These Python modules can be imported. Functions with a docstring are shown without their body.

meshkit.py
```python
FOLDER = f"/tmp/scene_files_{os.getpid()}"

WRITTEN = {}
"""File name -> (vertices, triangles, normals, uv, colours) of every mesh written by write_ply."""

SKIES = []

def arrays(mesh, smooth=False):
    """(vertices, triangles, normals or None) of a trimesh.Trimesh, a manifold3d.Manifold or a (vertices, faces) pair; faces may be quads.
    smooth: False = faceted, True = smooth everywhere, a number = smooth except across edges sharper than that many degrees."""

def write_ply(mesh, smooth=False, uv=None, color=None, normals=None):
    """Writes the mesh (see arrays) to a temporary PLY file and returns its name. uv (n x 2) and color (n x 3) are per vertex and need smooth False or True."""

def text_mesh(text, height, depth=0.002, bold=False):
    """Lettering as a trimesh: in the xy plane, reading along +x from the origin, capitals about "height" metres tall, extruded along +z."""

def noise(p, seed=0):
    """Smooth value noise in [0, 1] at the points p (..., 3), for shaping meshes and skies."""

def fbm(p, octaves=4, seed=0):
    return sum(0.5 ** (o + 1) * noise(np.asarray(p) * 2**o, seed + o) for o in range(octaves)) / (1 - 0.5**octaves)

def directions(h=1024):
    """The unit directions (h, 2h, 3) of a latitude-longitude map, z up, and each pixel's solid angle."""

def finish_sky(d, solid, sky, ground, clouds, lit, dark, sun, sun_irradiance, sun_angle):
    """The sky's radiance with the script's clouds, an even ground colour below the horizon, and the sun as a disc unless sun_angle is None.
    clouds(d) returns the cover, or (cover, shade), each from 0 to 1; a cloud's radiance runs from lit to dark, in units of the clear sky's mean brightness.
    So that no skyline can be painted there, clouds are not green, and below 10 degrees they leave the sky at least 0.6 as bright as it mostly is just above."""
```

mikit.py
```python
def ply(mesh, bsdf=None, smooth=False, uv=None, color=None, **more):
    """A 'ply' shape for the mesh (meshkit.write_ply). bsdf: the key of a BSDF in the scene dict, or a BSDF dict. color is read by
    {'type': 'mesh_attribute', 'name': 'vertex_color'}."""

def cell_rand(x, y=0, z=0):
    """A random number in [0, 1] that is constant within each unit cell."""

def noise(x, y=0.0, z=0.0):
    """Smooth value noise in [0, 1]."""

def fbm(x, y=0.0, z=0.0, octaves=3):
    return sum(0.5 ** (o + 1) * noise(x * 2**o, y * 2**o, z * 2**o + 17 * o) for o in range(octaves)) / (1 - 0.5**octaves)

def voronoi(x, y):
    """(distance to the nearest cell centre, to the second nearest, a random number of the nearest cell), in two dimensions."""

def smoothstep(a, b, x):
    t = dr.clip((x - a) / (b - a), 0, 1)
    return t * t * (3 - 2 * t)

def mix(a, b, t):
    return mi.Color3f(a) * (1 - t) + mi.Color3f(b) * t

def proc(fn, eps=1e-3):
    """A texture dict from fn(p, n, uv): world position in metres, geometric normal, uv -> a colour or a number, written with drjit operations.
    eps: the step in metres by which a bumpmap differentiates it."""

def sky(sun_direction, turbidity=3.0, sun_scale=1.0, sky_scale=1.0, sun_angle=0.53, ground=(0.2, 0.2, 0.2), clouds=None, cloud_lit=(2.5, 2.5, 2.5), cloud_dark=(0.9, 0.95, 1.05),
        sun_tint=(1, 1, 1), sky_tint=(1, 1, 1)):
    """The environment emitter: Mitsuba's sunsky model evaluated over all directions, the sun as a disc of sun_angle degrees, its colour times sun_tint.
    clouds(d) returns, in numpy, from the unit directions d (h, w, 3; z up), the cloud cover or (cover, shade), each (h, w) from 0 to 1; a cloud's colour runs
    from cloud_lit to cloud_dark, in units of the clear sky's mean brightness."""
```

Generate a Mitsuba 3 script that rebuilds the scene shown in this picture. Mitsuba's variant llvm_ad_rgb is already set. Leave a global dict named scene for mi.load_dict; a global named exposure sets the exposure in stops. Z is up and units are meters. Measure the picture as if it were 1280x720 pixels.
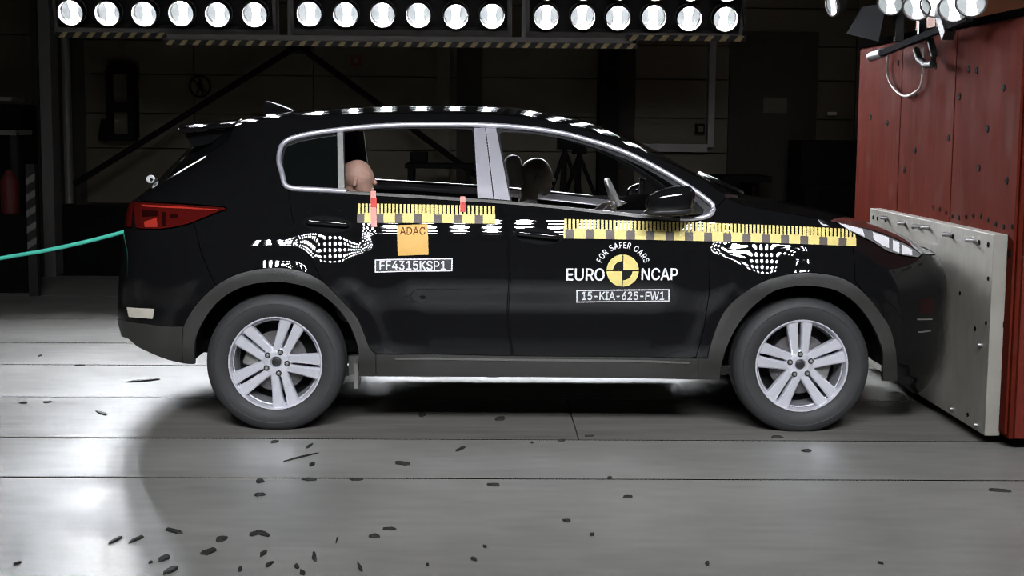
import math, random
import numpy as np, trimesh, manifold3d, shapely
import shapely.geometry as sg
from shapely import affinity
from shapely.ops import unary_union
from scipy.interpolate import PchipInterpolator, CubicSpline
from scipy.spatial import Delaunay
import drjit as dr
import mitsuba as mi
import mikit, meshkit
from mikit import noise, fbm, smoothstep, mix, proc

T = mi.ScalarTransform4f
random.seed(7); rng = np.random.default_rng(7)
scene, labels = {}, {}
exposure = 0.0

# ------------------------------------------------------------------ camera
FOC, PITCH, ROLL, YAW = 1790.6, 0.1134, -0.009, 0.0223
EYE = np.array([-0.3037, -7.1362, 1.5483])
FWD = np.array([math.sin(YAW) * math.cos(PITCH), math.cos(YAW) * math.cos(PITCH), -math.sin(PITCH)])
_r = np.array([math.cos(YAW), -math.sin(YAW), 0.0]); _u = np.cross(_r, FWD)
RGT = _r * math.cos(ROLL) - _u * math.sin(ROLL)
UPV = _r * math.sin(ROLL) + _u * math.cos(ROLL)
scene['camera'] = {'type': 'perspective', 'fov': 2 * math.degrees(math.atan(640 / FOC)), 'fov_axis': 'x', 'near_clip': 0.05, 'far_clip': 100.0,
                   'to_world': T().look_at(origin=EYE.tolist(), target=(EYE + FWD).tolist(), up=UPV.tolist())}
# brightness of the lamp faces
LAMP_FAR, LAMP_NEAR, LAMP_SIDE = 450.0, 150.0, 14.0

def ray(px, py):
    return FWD + RGT * ((px - 640) / FOC) - UPV * ((py - 360) / FOC)
def at(px, py, y):
    "point of the plane y = const seen at a pixel"
    d = ray(px, py); return EYE + d * ((y - EYE[1]) / d[1])
def onfloor(px, py, z=0.0):
    d = ray(px, py); return EYE + d * ((z - EYE[2]) / d[2])

# ------------------------------------------------------------------ materials
def mat(name, d): scene[name] = {'type': 'twosided', 'bsdf': d}; return name
def rgb(*c): return {'type': 'rgb', 'value': list(c)}
def prin(name, c, rough=0.5, metal=0.0, spec=0.5, **k):
    return mat(name, {'type': 'principled', 'base_color': c if isinstance(c, dict) else rgb(*c), 'roughness': rough, 'metallic': metal, 'specular': spec, **k})
PAINT = mat('m_paint', {'type': 'plastic', 'diffuse_reflectance': rgb(.006, .006, .0065), 'int_ior': 1.55})
CLAD = prin('m_cladding', (.036, .035, .032), .5, 0, .4)
RUB = prin('m_tyre', (.033, .033, .034), .62, 0, .4)
CHROME = prin('m_chrome', (.86, .85, .94), .32, .7, .5)
ALLOY = prin('m_alloy', (.80, .80, .85), .30, .55, .5)
BRAKE = prin('m_brake', (.075, .07, .07), .5, .5)
BARREL = prin('m_barrel', (.22, .22, .23), .4, .4)
GLASSD = mat('m_dark_glass', {'type': 'plastic', 'diffuse_reflectance': rgb(.004, .005, .005), 'int_ior': 1.55})
scene['m_glass'] = {'type': 'thindielectric', 'int_ior': 1.5}
GLASS = 'm_glass'
BLACK = prin('m_black', (.012, .012, .012), .75, 0, .2)
TRIMB = prin('m_black_trim', (.02, .02, .02), .4, 0, .4)
LINER = prin('m_liner', (.008, .008, .008), .9, 0, .1)
INTER = prin('m_interior', (.03, .028, .027), .7, 0, .2)
SEAT = prin('m_seat', (.22, .22, .21), .75, 0, .2)
PILLAR = prin('m_pillar_film', (.50, .49, .53), .28, .35, .5)
PALE = prin('m_pale_plastic', (.30, .30, .28), .4)
YEL = prin('m_yellow_print', (.84, .70, .24), .5, 0, .3)
TAPEG = prin('m_tape_grey', (.13, .105, .09), .5, 0, .3)
ORNG = prin('m_orange_paper', (.80, .48, .13), .55, 0, .3)
INK = prin('m_brown_ink', (.20, .055, .02), .7, 0, .2)
INKB = prin('m_black_ink', (.01, .01, .008), .6, 0, .2)
WHITE = prin('m_white_print', (.82, .83, .84), .5, 0, .3)
PLATE = prin('m_plate_grey', (.06, .06, .065), .5, 0, .3)
REDT = prin('m_red_tape', (.70, .06, .05), .45, 0, .4)
PINKT = prin('m_pink_tape', (.80, .36, .30), .5, 0, .3)
LAMPR = mat('m_red_lens', {'type': 'plastic', 'diffuse_reflectance': rgb(.075, .005, .004), 'int_ior': 1.55})
LAMPD = mat('m_red_lens_dark', {'type': 'plastic', 'diffuse_reflectance': rgb(.018, .002, .002), 'int_ior': 1.55})
LAMPB = mat('m_red_lens_bright', {'type': 'plastic', 'diffuse_reflectance': rgb(.42, .035, .022), 'int_ior': 1.55})
HEADL = prin('m_headlamp', (.9, .9, .92), .3, .1, .5)
REFLW = prin('m_reflector', (.72, .66, .55), .35, .2, .5)
SKIN = prin('m_dummy_skin', (.50, .30, .23), .55, 0, .3)
SKIND = prin('m_dummy_dark', (.13, .115, .085), .35, 0, .5)
CLOTH = prin('m_dummy_suit', (.06, .05, .05), .85, 0, .1)
STEEL = prin('m_steel', (.42, .42, .42), .38, .8)
GREYM = prin('m_grey_metal', (.16, .155, .145), .5, .2)
FRAME = prin('m_rig_frame', (.12, .113, .105), .6, .1)
DARKM = prin('m_rig_dark', (.02, .019, .018), .6, 0, .3)
HAZY = prin('m_hazard_yellow', (.30, .24, .11), .6)
ROPE = prin('m_rope', (.08, .62, .45), .6, 0, .3)
SCRAP = prin('m_scrap', (.022, .022, .020), .6, 0, .3)
PITC = prin('m_pit_black', (.006, .006, .006), .9, 0, .1)
CABLE = prin('m_pale_cable', (.45, .42, .38), .5)
SIGNR = prin('m_sign_red', (.10, .012, .010), .6)

def floor_col(p, n, uv):
    a = fbm(p.x * .9, p.y * 1.7, 3.1, 4); b = fbm(p.x * 6.0, p.y * 22.0, 1.3, 3); c = noise(p.x * 3.1, dr.floor(p.y * 1.0), 8.)
    s = .172 + .085 * (a - .5) + .045 * (b - .5) + .025 * (c - .5)
    return mi.Color3f(s * 1.0, s * .975, s * .90)
def floor_rough(p, n, uv): return .41 + .25 * (fbm(p.x * 2.0, p.y * 3.0, 0., 3) - .5)
def track_col(p, n, uv):   # the plate the tyres run on: browned by rubber
    a = fbm(p.x * 1.1, p.y * 4.0, 5.1, 4); b = fbm(p.x * 3.0, p.y * 30.0, 2.3, 3)
    s = .118 + .06 * (a - .5) + .05 * (b - .5)
    return mi.Color3f(s * 1.0, s * .95, s * .85)
prin('m_track', proc(track_col), proc(floor_rough), 0, .5)
prin('m_floor', proc(floor_col), proc(floor_rough), 0, .5)
def wall_col(p, n, uv):
    a = fbm(p.x * 1.3, p.z * 2.1, 0.7, 3)
    return mix((.062, .054, .033), (.086, .076, .048), a)
prin('m_wall', proc(wall_col), .6, 0, .3)
prin('m_wall_dark', (.03, .028, .022), .8, 0, .2)
prin('m_ceiling', (.03, .03, .03), .9, 0, .1)
def red_col(p, n, uv):  # worn varnish
    a = fbm(p.y * 5.0, p.z * 1.1, p.x, 4); b = fbm(p.y * 40.0, p.z * 3.0, 2., 3); c = noise(p.y * 9., p.z * 6., 5.)
    base = mix((.078, .0085, .0035), (.125, .018, .009), a)
    base = base * (.8 + .4 * b)
    return mix(base, (.14, .07, .055), smoothstep(.74, .95, c) * .3)
def red_rough(p, n, uv): return .60 + .25 * fbm(p.y * 7., p.z * 4., 1., 3)
mat('m_red_wood', {'type': 'blendbsdf', 'weight': .12, 'a': {'type': 'diffuse', 'reflectance': proc(red_col)}, 'b': {'type': 'principled', 'base_color': rgb(.10, .014, .008), 'roughness': proc(red_rough), 'specular': .5}})
DULL = mat('m_dull_black', {'type': 'diffuse', 'reflectance': rgb(.035, .035, .037)})
DASH = mat('m_dash', {'type': 'diffuse', 'reflectance': rgb(.0025, .0025, .0025)})
prin('m_red_face', (.12, .013, .006), .6, 0, .3)
prin('m_orange_wall', (.35, .13, .06), .6, 0, .3)
def board_col(p, n, uv):
    a = fbm(p.y * 3.0, p.z * 3.0, 4., 4); b = fbm(p.y * 30., p.z * 8., 1., 2)
    s = .30 + .08 * (a - .5) + .05 * (b - .5)
    return mi.Color3f(s, s * .95, s * .82)
prin('m_board', proc(board_col), .45, .0, .4)

# ------------------------------------------------------------------ helpers
def put(key, mesh, m, smooth=False, **k):
    assert key not in scene, key
    scene[key] = mikit.ply(mesh, m, smooth=smooth, **k); return key
def putn(key, v, f, n, m, **k):
    path = meshkit.write_ply((v, f), False, normals=n)
    scene[key] = {'type': 'ply', 'filename': path, 'face_normals': False, 'bsdf': {'type': 'ref', 'id': m}, **k}; return key
_count = {}
def num(name):
    i = _count.get(name, 0); _count[name] = i + 1
    return name if i == 0 else f'{name}_{i:03d}'
def lab(key, label=None, category=None, group=None, kind=None):
    d = labels.setdefault(key, {})
    for a, b in (('label', label), ('category', category), ('group', group), ('kind', kind)):
        if b: d[a] = b
    return key
def cat(ms): return trimesh.util.concatenate(ms)
def box(x0, x1, y0, y1, z0, z1, r=0.0):
    if r > 0:
        s = [trimesh.creation.icosphere(1, r)]
        pts = [(x, y, z) for x in (x0 + r, x1 - r) for y in (y0 + r, y1 - r) for z in (z0 + r, z1 - r)]
        v = np.vstack([s[0].vertices + np.array(q) for q in pts]); return trimesh.convex.convex_hull(v)
    b = trimesh.creation.box((x1 - x0, y1 - y0, z1 - z0)); b.apply_translation(((x0 + x1) / 2, (y0 + y1) / 2, (z0 + z1) / 2)); return b
def tube(pts, r, n=10, cap=True):
    p = np.asarray(pts, float); t = np.gradient(p, axis=0); t /= np.linalg.norm(t, axis=1, keepdims=True)
    a = np.cross(t, [0.13, 0.2, 1.0]); bad = np.linalg.norm(a, axis=1) < .1
    if bad.any(): a[bad] = np.cross(t[bad], [1., 0, 0])
    a /= np.linalg.norm(a, axis=1, keepdims=True); b = np.cross(t, a)
    g = np.linspace(0, 2 * np.pi, n, endpoint=False); rr = np.broadcast_to(np.asarray(r, float), (len(p),))[:, None, None]
    v = p[:, None] + rr * (np.cos(g)[None, :, None] * a[:, None] + np.sin(g)[None, :, None] * b[:, None])
    i, j = np.meshgrid(np.arange(len(p) - 1), np.arange(n), indexing='ij')
    q = np.stack([i * n + j, (i + 1) * n + j, (i + 1) * n + (j + 1) % n, i * n + (j + 1) % n], -1).reshape(-1, 4)
    f = np.vstack([q[:, [0, 1, 2]], q[:, [0, 2, 3]]]); v = v.reshape(-1, 3)
    if cap:
        c0, c1 = len(v), len(v) + 1; v = np.vstack([v, p[:1], p[-1:]])
        jj = np.arange(n); e = (len(p) - 1) * n
        f = np.vstack([f, np.stack([jj * 0 + c0, jj, (jj + 1) % n], 1), np.stack([jj * 0 + c1, e + (jj + 1) % n, e + jj], 1)])
    return trimesh.Trimesh(v, f, process=False)
def bar(a, b, w, h=None):
    "a straight square bar from a to b"
    a, b = np.asarray(a, float), np.asarray(b, float); d = b - a; L = np.linalg.norm(d); d /= L
    s = np.cross(d, [0, 0, 1.0]) if abs(d[2]) < .95 else np.array([1.0, 0, 0]); s /= np.linalg.norm(s); u = np.cross(s, d)
    m = trimesh.creation.box((L, w, h or w)); M = np.eye(4); M[:3, 0] = d; M[:3, 1] = s; M[:3, 2] = u; M[:3, 3] = (a + b) / 2
    m.apply_transform(M); return m
def rod(a, b, r, n=12): return tube([a, (np.asarray(a, float) + b) / 2, b], r, n)
def lathe(profile, n=64):
    "revolve (radius, depth) profile about the y axis; depth runs along +y"
    p = np.asarray(profile, float); g = np.linspace(0, 2 * np.pi, n, endpoint=False)
    v = np.stack([np.cos(g)[None] * p[:, :1], np.broadcast_to(p[:, 1:], (len(p), n)), np.sin(g)[None] * p[:, :1]], -1).reshape(-1, 3)
    i, j = np.meshgrid(np.arange(len(p) - 1), np.arange(n), indexing='ij')
    q = np.stack([i * n + j, i * n + (j + 1) % n, (i + 1) * n + (j + 1) % n, (i + 1) * n + j], -1).reshape(-1, 4)
    return trimesh.Trimesh(v, np.vstack([q[:, [0, 1, 2]], q[:, [0, 2, 3]]]), process=False)
def moved(m, x=0, y=0, z=0):
    m = m.copy(); m.apply_translation((x, y, z)); return m
def hull_chain(js, refine=.012, smooth=10):
    "one continuous body from bones: list of ((p, r), (p, r))"
    out = manifold3d.Manifold()
    for (a, ra), (b, rb) in js:
        out = out + manifold3d.Manifold.batch_hull([manifold3d.Manifold.sphere(ra, 24).translate(list(map(float, a))), manifold3d.Manifold.sphere(rb, 24).translate(list(map(float, b)))])
    out = out.refine_to_length(refine); m = out.to_mesh()
    t = trimesh.Trimesh(m.vert_properties[:, :3], m.tri_verts, process=True)
    trimesh.smoothing.filter_taubin(t, iterations=smooth); return t

# ------------------------------------------------------------------ the hall: floor, walls, ceiling
put('floor', box(-9, 9, -12, 9, -.30, -.14), 'm_wall_dark'); lab('floor', kind='structure', label='floor of the test hall under grey plates')
seams = [-11.8, -7.6, -4.4, -.97, -.18, .874, 1.954, 2.87, 4.1, 5.6, 7.3]
for a, b in zip(seams[:-1], seams[1:]):
    g = .035 if a not in (.874,) else .05
    cuts = {-.18: [-9, .19, 9], .874: [-9, 9], -.97: [-9, 9], 1.954: [-9, 9]}.get(a, [-9, 9])
    for x0, x1 in zip(cuts[:-1], cuts[1:]):
        k = num('floor__floor_plate')
        bx = box(x0 + .003, x1 - .003, a + g / 2, b - .006, -.14, 0.0)
        put(k, bx, 'm_track' if a == -.18 else 'm_floor')
for i, y in enumerate((-.97, -.18, 1.954, 2.87)):   # dark joint filler in the seams
    put(num('floor__joint_strip'), box(-9, 9, y - .005, y + .017, -.13, -.002), PITC)
# the guide rail slot in which the car is pulled
put('floor__guide_rail', cat([box(-9, 9, .876, .888, -.13, .001)]), STEEL)

WALL_Y = 7.5
put('wall_back', box(-9, 9, WALL_Y + .05, WALL_Y + .25, -.3, 7), 'm_wall_dark'); lab('wall_back', kind='structure', label='dark back wall of the hall')
def wall_panel(x0, x1, z0, z1): put(num('wall_back__wall_panel'), box(x0 + .006, x1 - .006, WALL_Y, WALL_Y + .05, z0 + .006, z1 - .006), 'm_wall')
for x0, x1 in ((-4.3, -3.2), (-3.2, -2.0), (-2.0, -.55), (-.30, .95), (1.25, 2.25), (-9, -4.75), (2.25, 3.5), (3.5, 9)):
    zs = [.72, 1.28, 1.63, 2.02, 2.36, 2.74, 3.3, 5, 7] if x0 > -8 and x1 < 8.5 else [0.0, 1.2, 2.4, 3.6, 7]
    for z0, z1 in zip(zs[:-1], zs[1:]): wall_panel(x0, x1, z0, z1)
put('wall_back__plinth', box(-4.75, 9, WALL_Y - .02, WALL_Y + .05, -.02, .70), PITC)
put('wall_left', box(-9.2, -9, -12, 9, -.3, 7), 'm_wall_dark'); lab('wall_left', kind='structure', label='left wall of the hall')
put('wall_right', box(9, 9.2, -12, 9, -.3, 7), 'm_wall_dark'); lab('wall_right', kind='structure', label='right wall of the hall')
put('wall_front', box(-9.2, 9.2, -12.2, -12, -.3, 7), 'm_wall_dark'); lab('wall_front', kind='structure', label='wall behind the camera')
put('ceiling', box(-9.2, 9.2, -12.2, 9.2, 7, 7.2), 'm_ceiling'); lab('ceiling', kind='structure', label='dark ceiling of the hall')

def wp(px, py, d=0): return at(px, py, WALL_Y - d)
def wall_rect(px0, py0, px1, py1, d0, d1):
    a, b = wp(px0, py1, d1), wp(px1, py0, d1); return box(a[0], b[0], WALL_Y - d1, WALL_Y - d0, a[2], b[2])
# columns and frames in front of the back wall
def thing(key, mesh, m, label, category, group=None, smooth=False):
    put(key, mesh, m, smooth); lab(key, label, category, group); return key
c0 = wp(50, 200, .3)[0]; c1 = wp(63, 200, .3)[0]
lab('steel_column', 'tall dark steel column at the left edge of the olive wall panels', 'column')
put('steel_column__web', box(c0, c1 + .02, WALL_Y - .28, WALL_Y - .02, 0, 6.9), GREYM)
put('steel_column__flange', box(c0 - .05, c0 + .01, WALL_Y - .36, WALL_Y - .02, 0, 6.9), 'm_wall_dark')
c2, c3 = wp(80, 200, .1)[0], wp(90, 200, .1)[0]
thing('pipe_conduit', rod((c2 + .04, WALL_Y - .08, .72), (c2 + .04, WALL_Y - .08, 6.9), .045), GREYM, 'thin vertical grey conduit just right of the steel column', 'pipe', smooth=40)
c4, c5 = wp(750, 100, .35)[0], wp(774, 100, .35)[0]
thing('black_column', box(c4, c5, WALL_Y - .4, WALL_Y - .01, 0, 6.9), PITC, 'wide black column behind the car between wall panels', 'column')
c6, c7 = wp(546, 100, .2)[0], wp(562, 100, .2)[0]
thing('pale_post', box(c6, c7, WALL_Y - .2, WALL_Y - .03, 0, 6.9), 'm_wall', 'olive post against the back wall above the middle of the car roof', 'post')
# gate frame right of the black column
g0, g1 = wp(886, 100, .1)[0], wp(894, 100, .1)[0]; gz = wp(880, 184, .1)[2]
put('gate_frame__post', box(g0, g1, WALL_Y - .12, WALL_Y - .01, gz, 6.0), GREYM)
put('gate_frame__sill', box(c5 + .02, g0, WALL_Y - .12, WALL_Y - .01, gz - .05, gz + .03), GREYM)
lab('gate_frame', 'thin grey frame around the wall panels right of the black column', 'frame')
# door
put('door_1', wall_rect(906, 40, 1024, 330, -.0, .05), 'm_wall_dark'); lab('door_1', kind='structure', label='dark door in the back wall')
put('door_1__door_handle', cat([wall_rect(1035, 140, 1046, 144, .05, .09)]), STEEL)
put('door_1__notice', wall_rect(954, 122, 984, 141, .05, .055), 'm_wall')
# diagonal tension rods
top = wp(370, 58.5, .5)
thing('tension_rod', rod(top, wp(93, 230, .5), .03), PITC, 'dark diagonal brace rod falling to the left across the back wall', 'rod', 'brace rods')
thing('tension_rod_001', rod(at(374, 58, WALL_Y - .51), at(640, 252, WALL_Y - .51), .03), PITC, 'dark diagonal brace rod falling to the right behind the car roof', 'rod', 'brace rods')
put('rod_anchor', box(top[0] - .09, top[0] + .09, WALL_Y - .46, WALL_Y - .01, top[2] - .04, top[2] + .10), DARKM); lab('rod_anchor', 'small dark bracket where the two diagonal rods meet under the middle light bank', 'bracket')
# cabinet on the wall
lab('wall_cabinet', 'narrow dark cabinet with a pale front on the wall left of the round sign', 'cabinet')
put('wall_cabinet__body', cat([wall_rect(133, 88, 138, 172, 0, .2), wall_rect(160, 88, 167, 172, 0, .2), wall_rect(133, 82, 167, 92, 0, .22), wall_rect(133, 128, 167, 140, 0, .2), wall_rect(133, 168, 167, 176, 0, .2)]), PITC)
put('wall_cabinet__front', wall_rect(138, 92, 160, 128, 0, .1), 'm_wall')
put('wall_cabinet__lower_front', wall_rect(138, 140, 160, 168, 0, .1), 'm_wall')
put('wall_cabinet__hose', rod(wp(133, 150, .1), wp(128, 176, .1), .05), PITC, smooth=40)
# round prohibition sign
sc_ = wp(250, 108, .02); R = .112
def flat_xz(poly, x, y, z, t=.004):
    "a flat polygon in x, z facing the camera side"
    ms = []
    for g in getattr(poly, 'geoms', [poly]):
        if g.is_empty or g.geom_type != 'Polygon': continue
        m = trimesh.creation.extrude_polygon(g, t, engine='earcut'); v = m.vertices.copy()
        m.vertices = np.stack([v[:, 0] + x, y - v[:, 2], v[:, 1] + z], 1); m.invert(); ms.append(m)
    return cat(ms)
disc = sg.Point(0, 0).buffer(R, 32)
put('prohibition_sign__plate', flat_xz(disc, sc_[0], WALL_Y - .002, sc_[2], .012), 'm_wall')
put('prohibition_sign__ring', flat_xz(disc.difference(sg.Point(0, 0).buffer(R * .82, 32)).union(sg.LineString([(-R * .62, R * .62), (R * .62, -R * .62)]).buffer(R * .07)), sc_[0], WALL_Y - .015, sc_[2]), PITC)
man = unary_union([sg.Point(.0, .062).buffer(.014), sg.LineString([(0, .04), (-.005, -.01)]).buffer(.018), sg.LineString([(-.005, -.01), (-.03, -.06)]).buffer(.010), sg.LineString([(-.005, -.01), (.028, -.06)]).buffer(.010), sg.LineString([(0, .035), (.034, .0)]).buffer(.008), sg.LineString([(0, .035), (-.036, .005)]).buffer(.008)])
put('prohibition_sign__figure', flat_xz(man, sc_[0], WALL_Y - .014, sc_[2], .002), PITC)
lab('prohibition_sign', 'round sign with a crossed-out dark walking figure on the back wall', 'sign')
q = wp(445, 76, .02)
put('alarm_sign__plate', box(q[0] - .055, q[0] + .055, WALL_Y - .02, WALL_Y - .001, q[2] - .055, q[2] + .055), SIGNR)
put('alarm_sign__symbol', flat_xz(sg.Point(0, 0).buffer(.026), q[0], WALL_Y - .0205, q[2], .002), 'm_wall')
lab('alarm_sign', 'small square dark red sign on the back wall right of the rods', 'sign')
q = wp(875, 162, .02)
put('outlet_box', box(q[0] - .05, q[0] + .04, WALL_Y - .07, WALL_Y - .001, q[2] - .05, q[2] + .06), PITC)
put('outlet_box__cover', box(q[0] - .025, q[0] + .025, WALL_Y - .08, WALL_Y - .07, q[2] - .025, q[2] + .035), 'm_wall')
lab('outlet_box', 'small square dark box on the wall beside the gate frame', 'box')
# shelf and machines at left
lab('left_workbench', 'dark workbench with a pale shelf at the far left edge', 'bench')
q0, q1 = at(-60, 130, 6.6), at(27, 130, 6.6)
put('left_workbench__shelf', box(q0[0], q1[0], 6.4, 6.9, at(0, 169, 6.4)[2], at(0, 163, 6.4)[2]), GREYM)
put('left_workbench__upper_shelf', box(q0[0], at(19, 130, 6.6)[0], 6.5, 6.9, at(0, 126, 6.5)[2], at(0, 121, 6.5)[2]), GREYM)
put('left_workbench__body', box(q0[0], at(24, 130, 6.6)[0], 6.55, 7.2, 0, at(0, 130, 6.5)[2]), PITC)
put('left_workbench__leg', box(q1[0] - .06, q1[0], 6.42, 6.5, 0, at(0, 165, 6.4)[2]), DARKM)
q = at(8, 252, 5.9)
thing('red_canister', moved(lathe([(0, -.0), (.0, 0), (.06, 0)][:1] + [(.075, 0), (.08, .02), (.08, .3), (.05, .36), (.03, .40), (0, .40)], 24), 0, 0, 0).apply_transform(trimesh.transformations.rotation_matrix(math.pi / 2, (1, 0, 0))).apply_translation((q[0], 6.0, q[2] - .12)), SIGNR, 'dark red canister low at the far left edge', 'canister', smooth=40)
put('canister_stand', box(q[0] - .25, q[0] + .2, 5.8, 6.2, 0, q[2] - .12), PITC); lab('canister_stand', 'dark block under the red canister at the far left', 'block')
q = at(39, 205, 5.6); z1 = q[2]
lab('hazard_post', 'slim dark post with faint hazard stripes left of the car tail', 'post')
put('hazard_post__post', box(q[0] - .04, q[0] + .04, 5.56, 5.64, 0, z1), DARKM)
put('hazard_post__stripe', cat([flat_xz(sg.Polygon([(-.04, a), (.04, a + .05), (.04, a + .11), (-.04, a + .06)]), q[0], 5.56, z1 - .75, .003) for a in np.arange(0, .68, .14)]), GREYM)
# equipment seen through the open car windows
def tripod(key, px, py, y, label):
    a = at(px, py, y); lab(key, label, 'tripod', 'tripods')
    put(key + '__head', box(a[0] - .07, a[0] + .07, y - .06, y + .06, a[2] - .02, a[2] + .10), PITC)
    put(key + '__column', rod((a[0], y, a[2] - .6), (a[0], y, a[2]), .022), PITC, smooth=40)
    for i, g in enumerate((.3, 2.4, 4.5)):
        put(num(key + '__leg'), rod((a[0], y, a[2] - .03), (a[0] + .55 * math.cos(g), y + .45 * math.sin(g), 0.0), .02), PITC, smooth=40)
tripod('tripod', 706, 184, 6.3, 'dark tripod seen through the front window, the left of two')
tripod('tripod_001', 724, 190, 6.8, 'dark tripod seen through the front window, the right of two')
a, b = at(508, 204, 6.5), at(592, 204, 6.5)
lab('equipment_table', 'dark table seen through the rear side window', 'table')
put('equipment_table__top', box(a[0], b[0], 6.2, 6.8, a[2] - .04, a[2]), PITC)
for i, x in enumerate((a[0] + .05, b[0] - .05)):
    for y in (6.25, 6.75): put(num('equipment_table__leg'), box(x - .025, x + .025, y - .025, y + .025, 0, a[2] - .04), PITC)
q = at(524, 197, 6.5)
put('equipment_case', box(q[0] - .08, q[0] + .08, 6.4, 6.6, a[2], a[2] + .11, .01), PITC); lab('equipment_case', 'small dark case standing on the table behind the car', 'case')
q0, q1 = at(1000, 225, 6.6), at(1066, 225, 6.6)
put('switch_cabinet__body', box(q0[0], q1[0] + .3, 6.4, 7.2, 0, at(1000, 232, 6.4)[2]), PITC)
put('switch_cabinet__upper_body', box(at(1008, 0, 6.6)[0], q1[0] + .3, 6.6, 7.2, at(1000, 232, 6.4)[2], at(1000, 176, 6.4)[2]), PITC)
lab('switch_cabinet', 'black stepped cabinet between the dark door and the red block', 'cabinet')
a, b = at(900, 222, 6.9), at(960, 222, 6.9)
put('wall_shelf', box(a[0], b[0], 6.7, 7.45, a[2] - .04, a[2] + .02), PITC); put('wall_shelf__bracket', box(a[0] + .3, a[0] + .34, 6.8, 7.48, 0, a[2] - .04), PITC); lab('wall_shelf', 'low black shelf by the wall behind the car bonnet', 'shelf')

# ------------------------------------------------------------------ light banks
# a bank: a frame with rows of round lamps, each a can with a pale reflector and a burning face
def lamp_local(key, o, X, Y, N, rad, L, split, shade=False, size=1.0):
    "lamp with its face at o; X, Y span the face, N is the way it shines"
    M = np.eye(4); M[:3, 0] = X; M[:3, 1] = Y; M[:3, 2] = N; M[:3, :3] *= size; M[:3, 3] = o
    tw = {'to_world': T(M)}
    scene[key] = {**((SHADE if shade else CAN) if split else HOOD), **tw}
    scene[key + '__rim'] = {**RIMM, **tw}
    if split:
        scene[key + '__burner'] = {**BURN, **tw, 'emitter': {'type': 'area', 'radiance': rgb(L * .97, L, L * 1.06)}}
        scene[key + '__reflector'] = {**LOBE, **tw, 'emitter': {'type': 'area', 'radiance': rgb(.22, .26, .26), 'sampling_weight': .03}}
    else:
        scene[key + '__burner'] = {**FACE, **tw, 'emitter': {'type': 'area', 'radiance': rgb(L * .97, L, L * 1.06)}}
RL = .098
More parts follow.
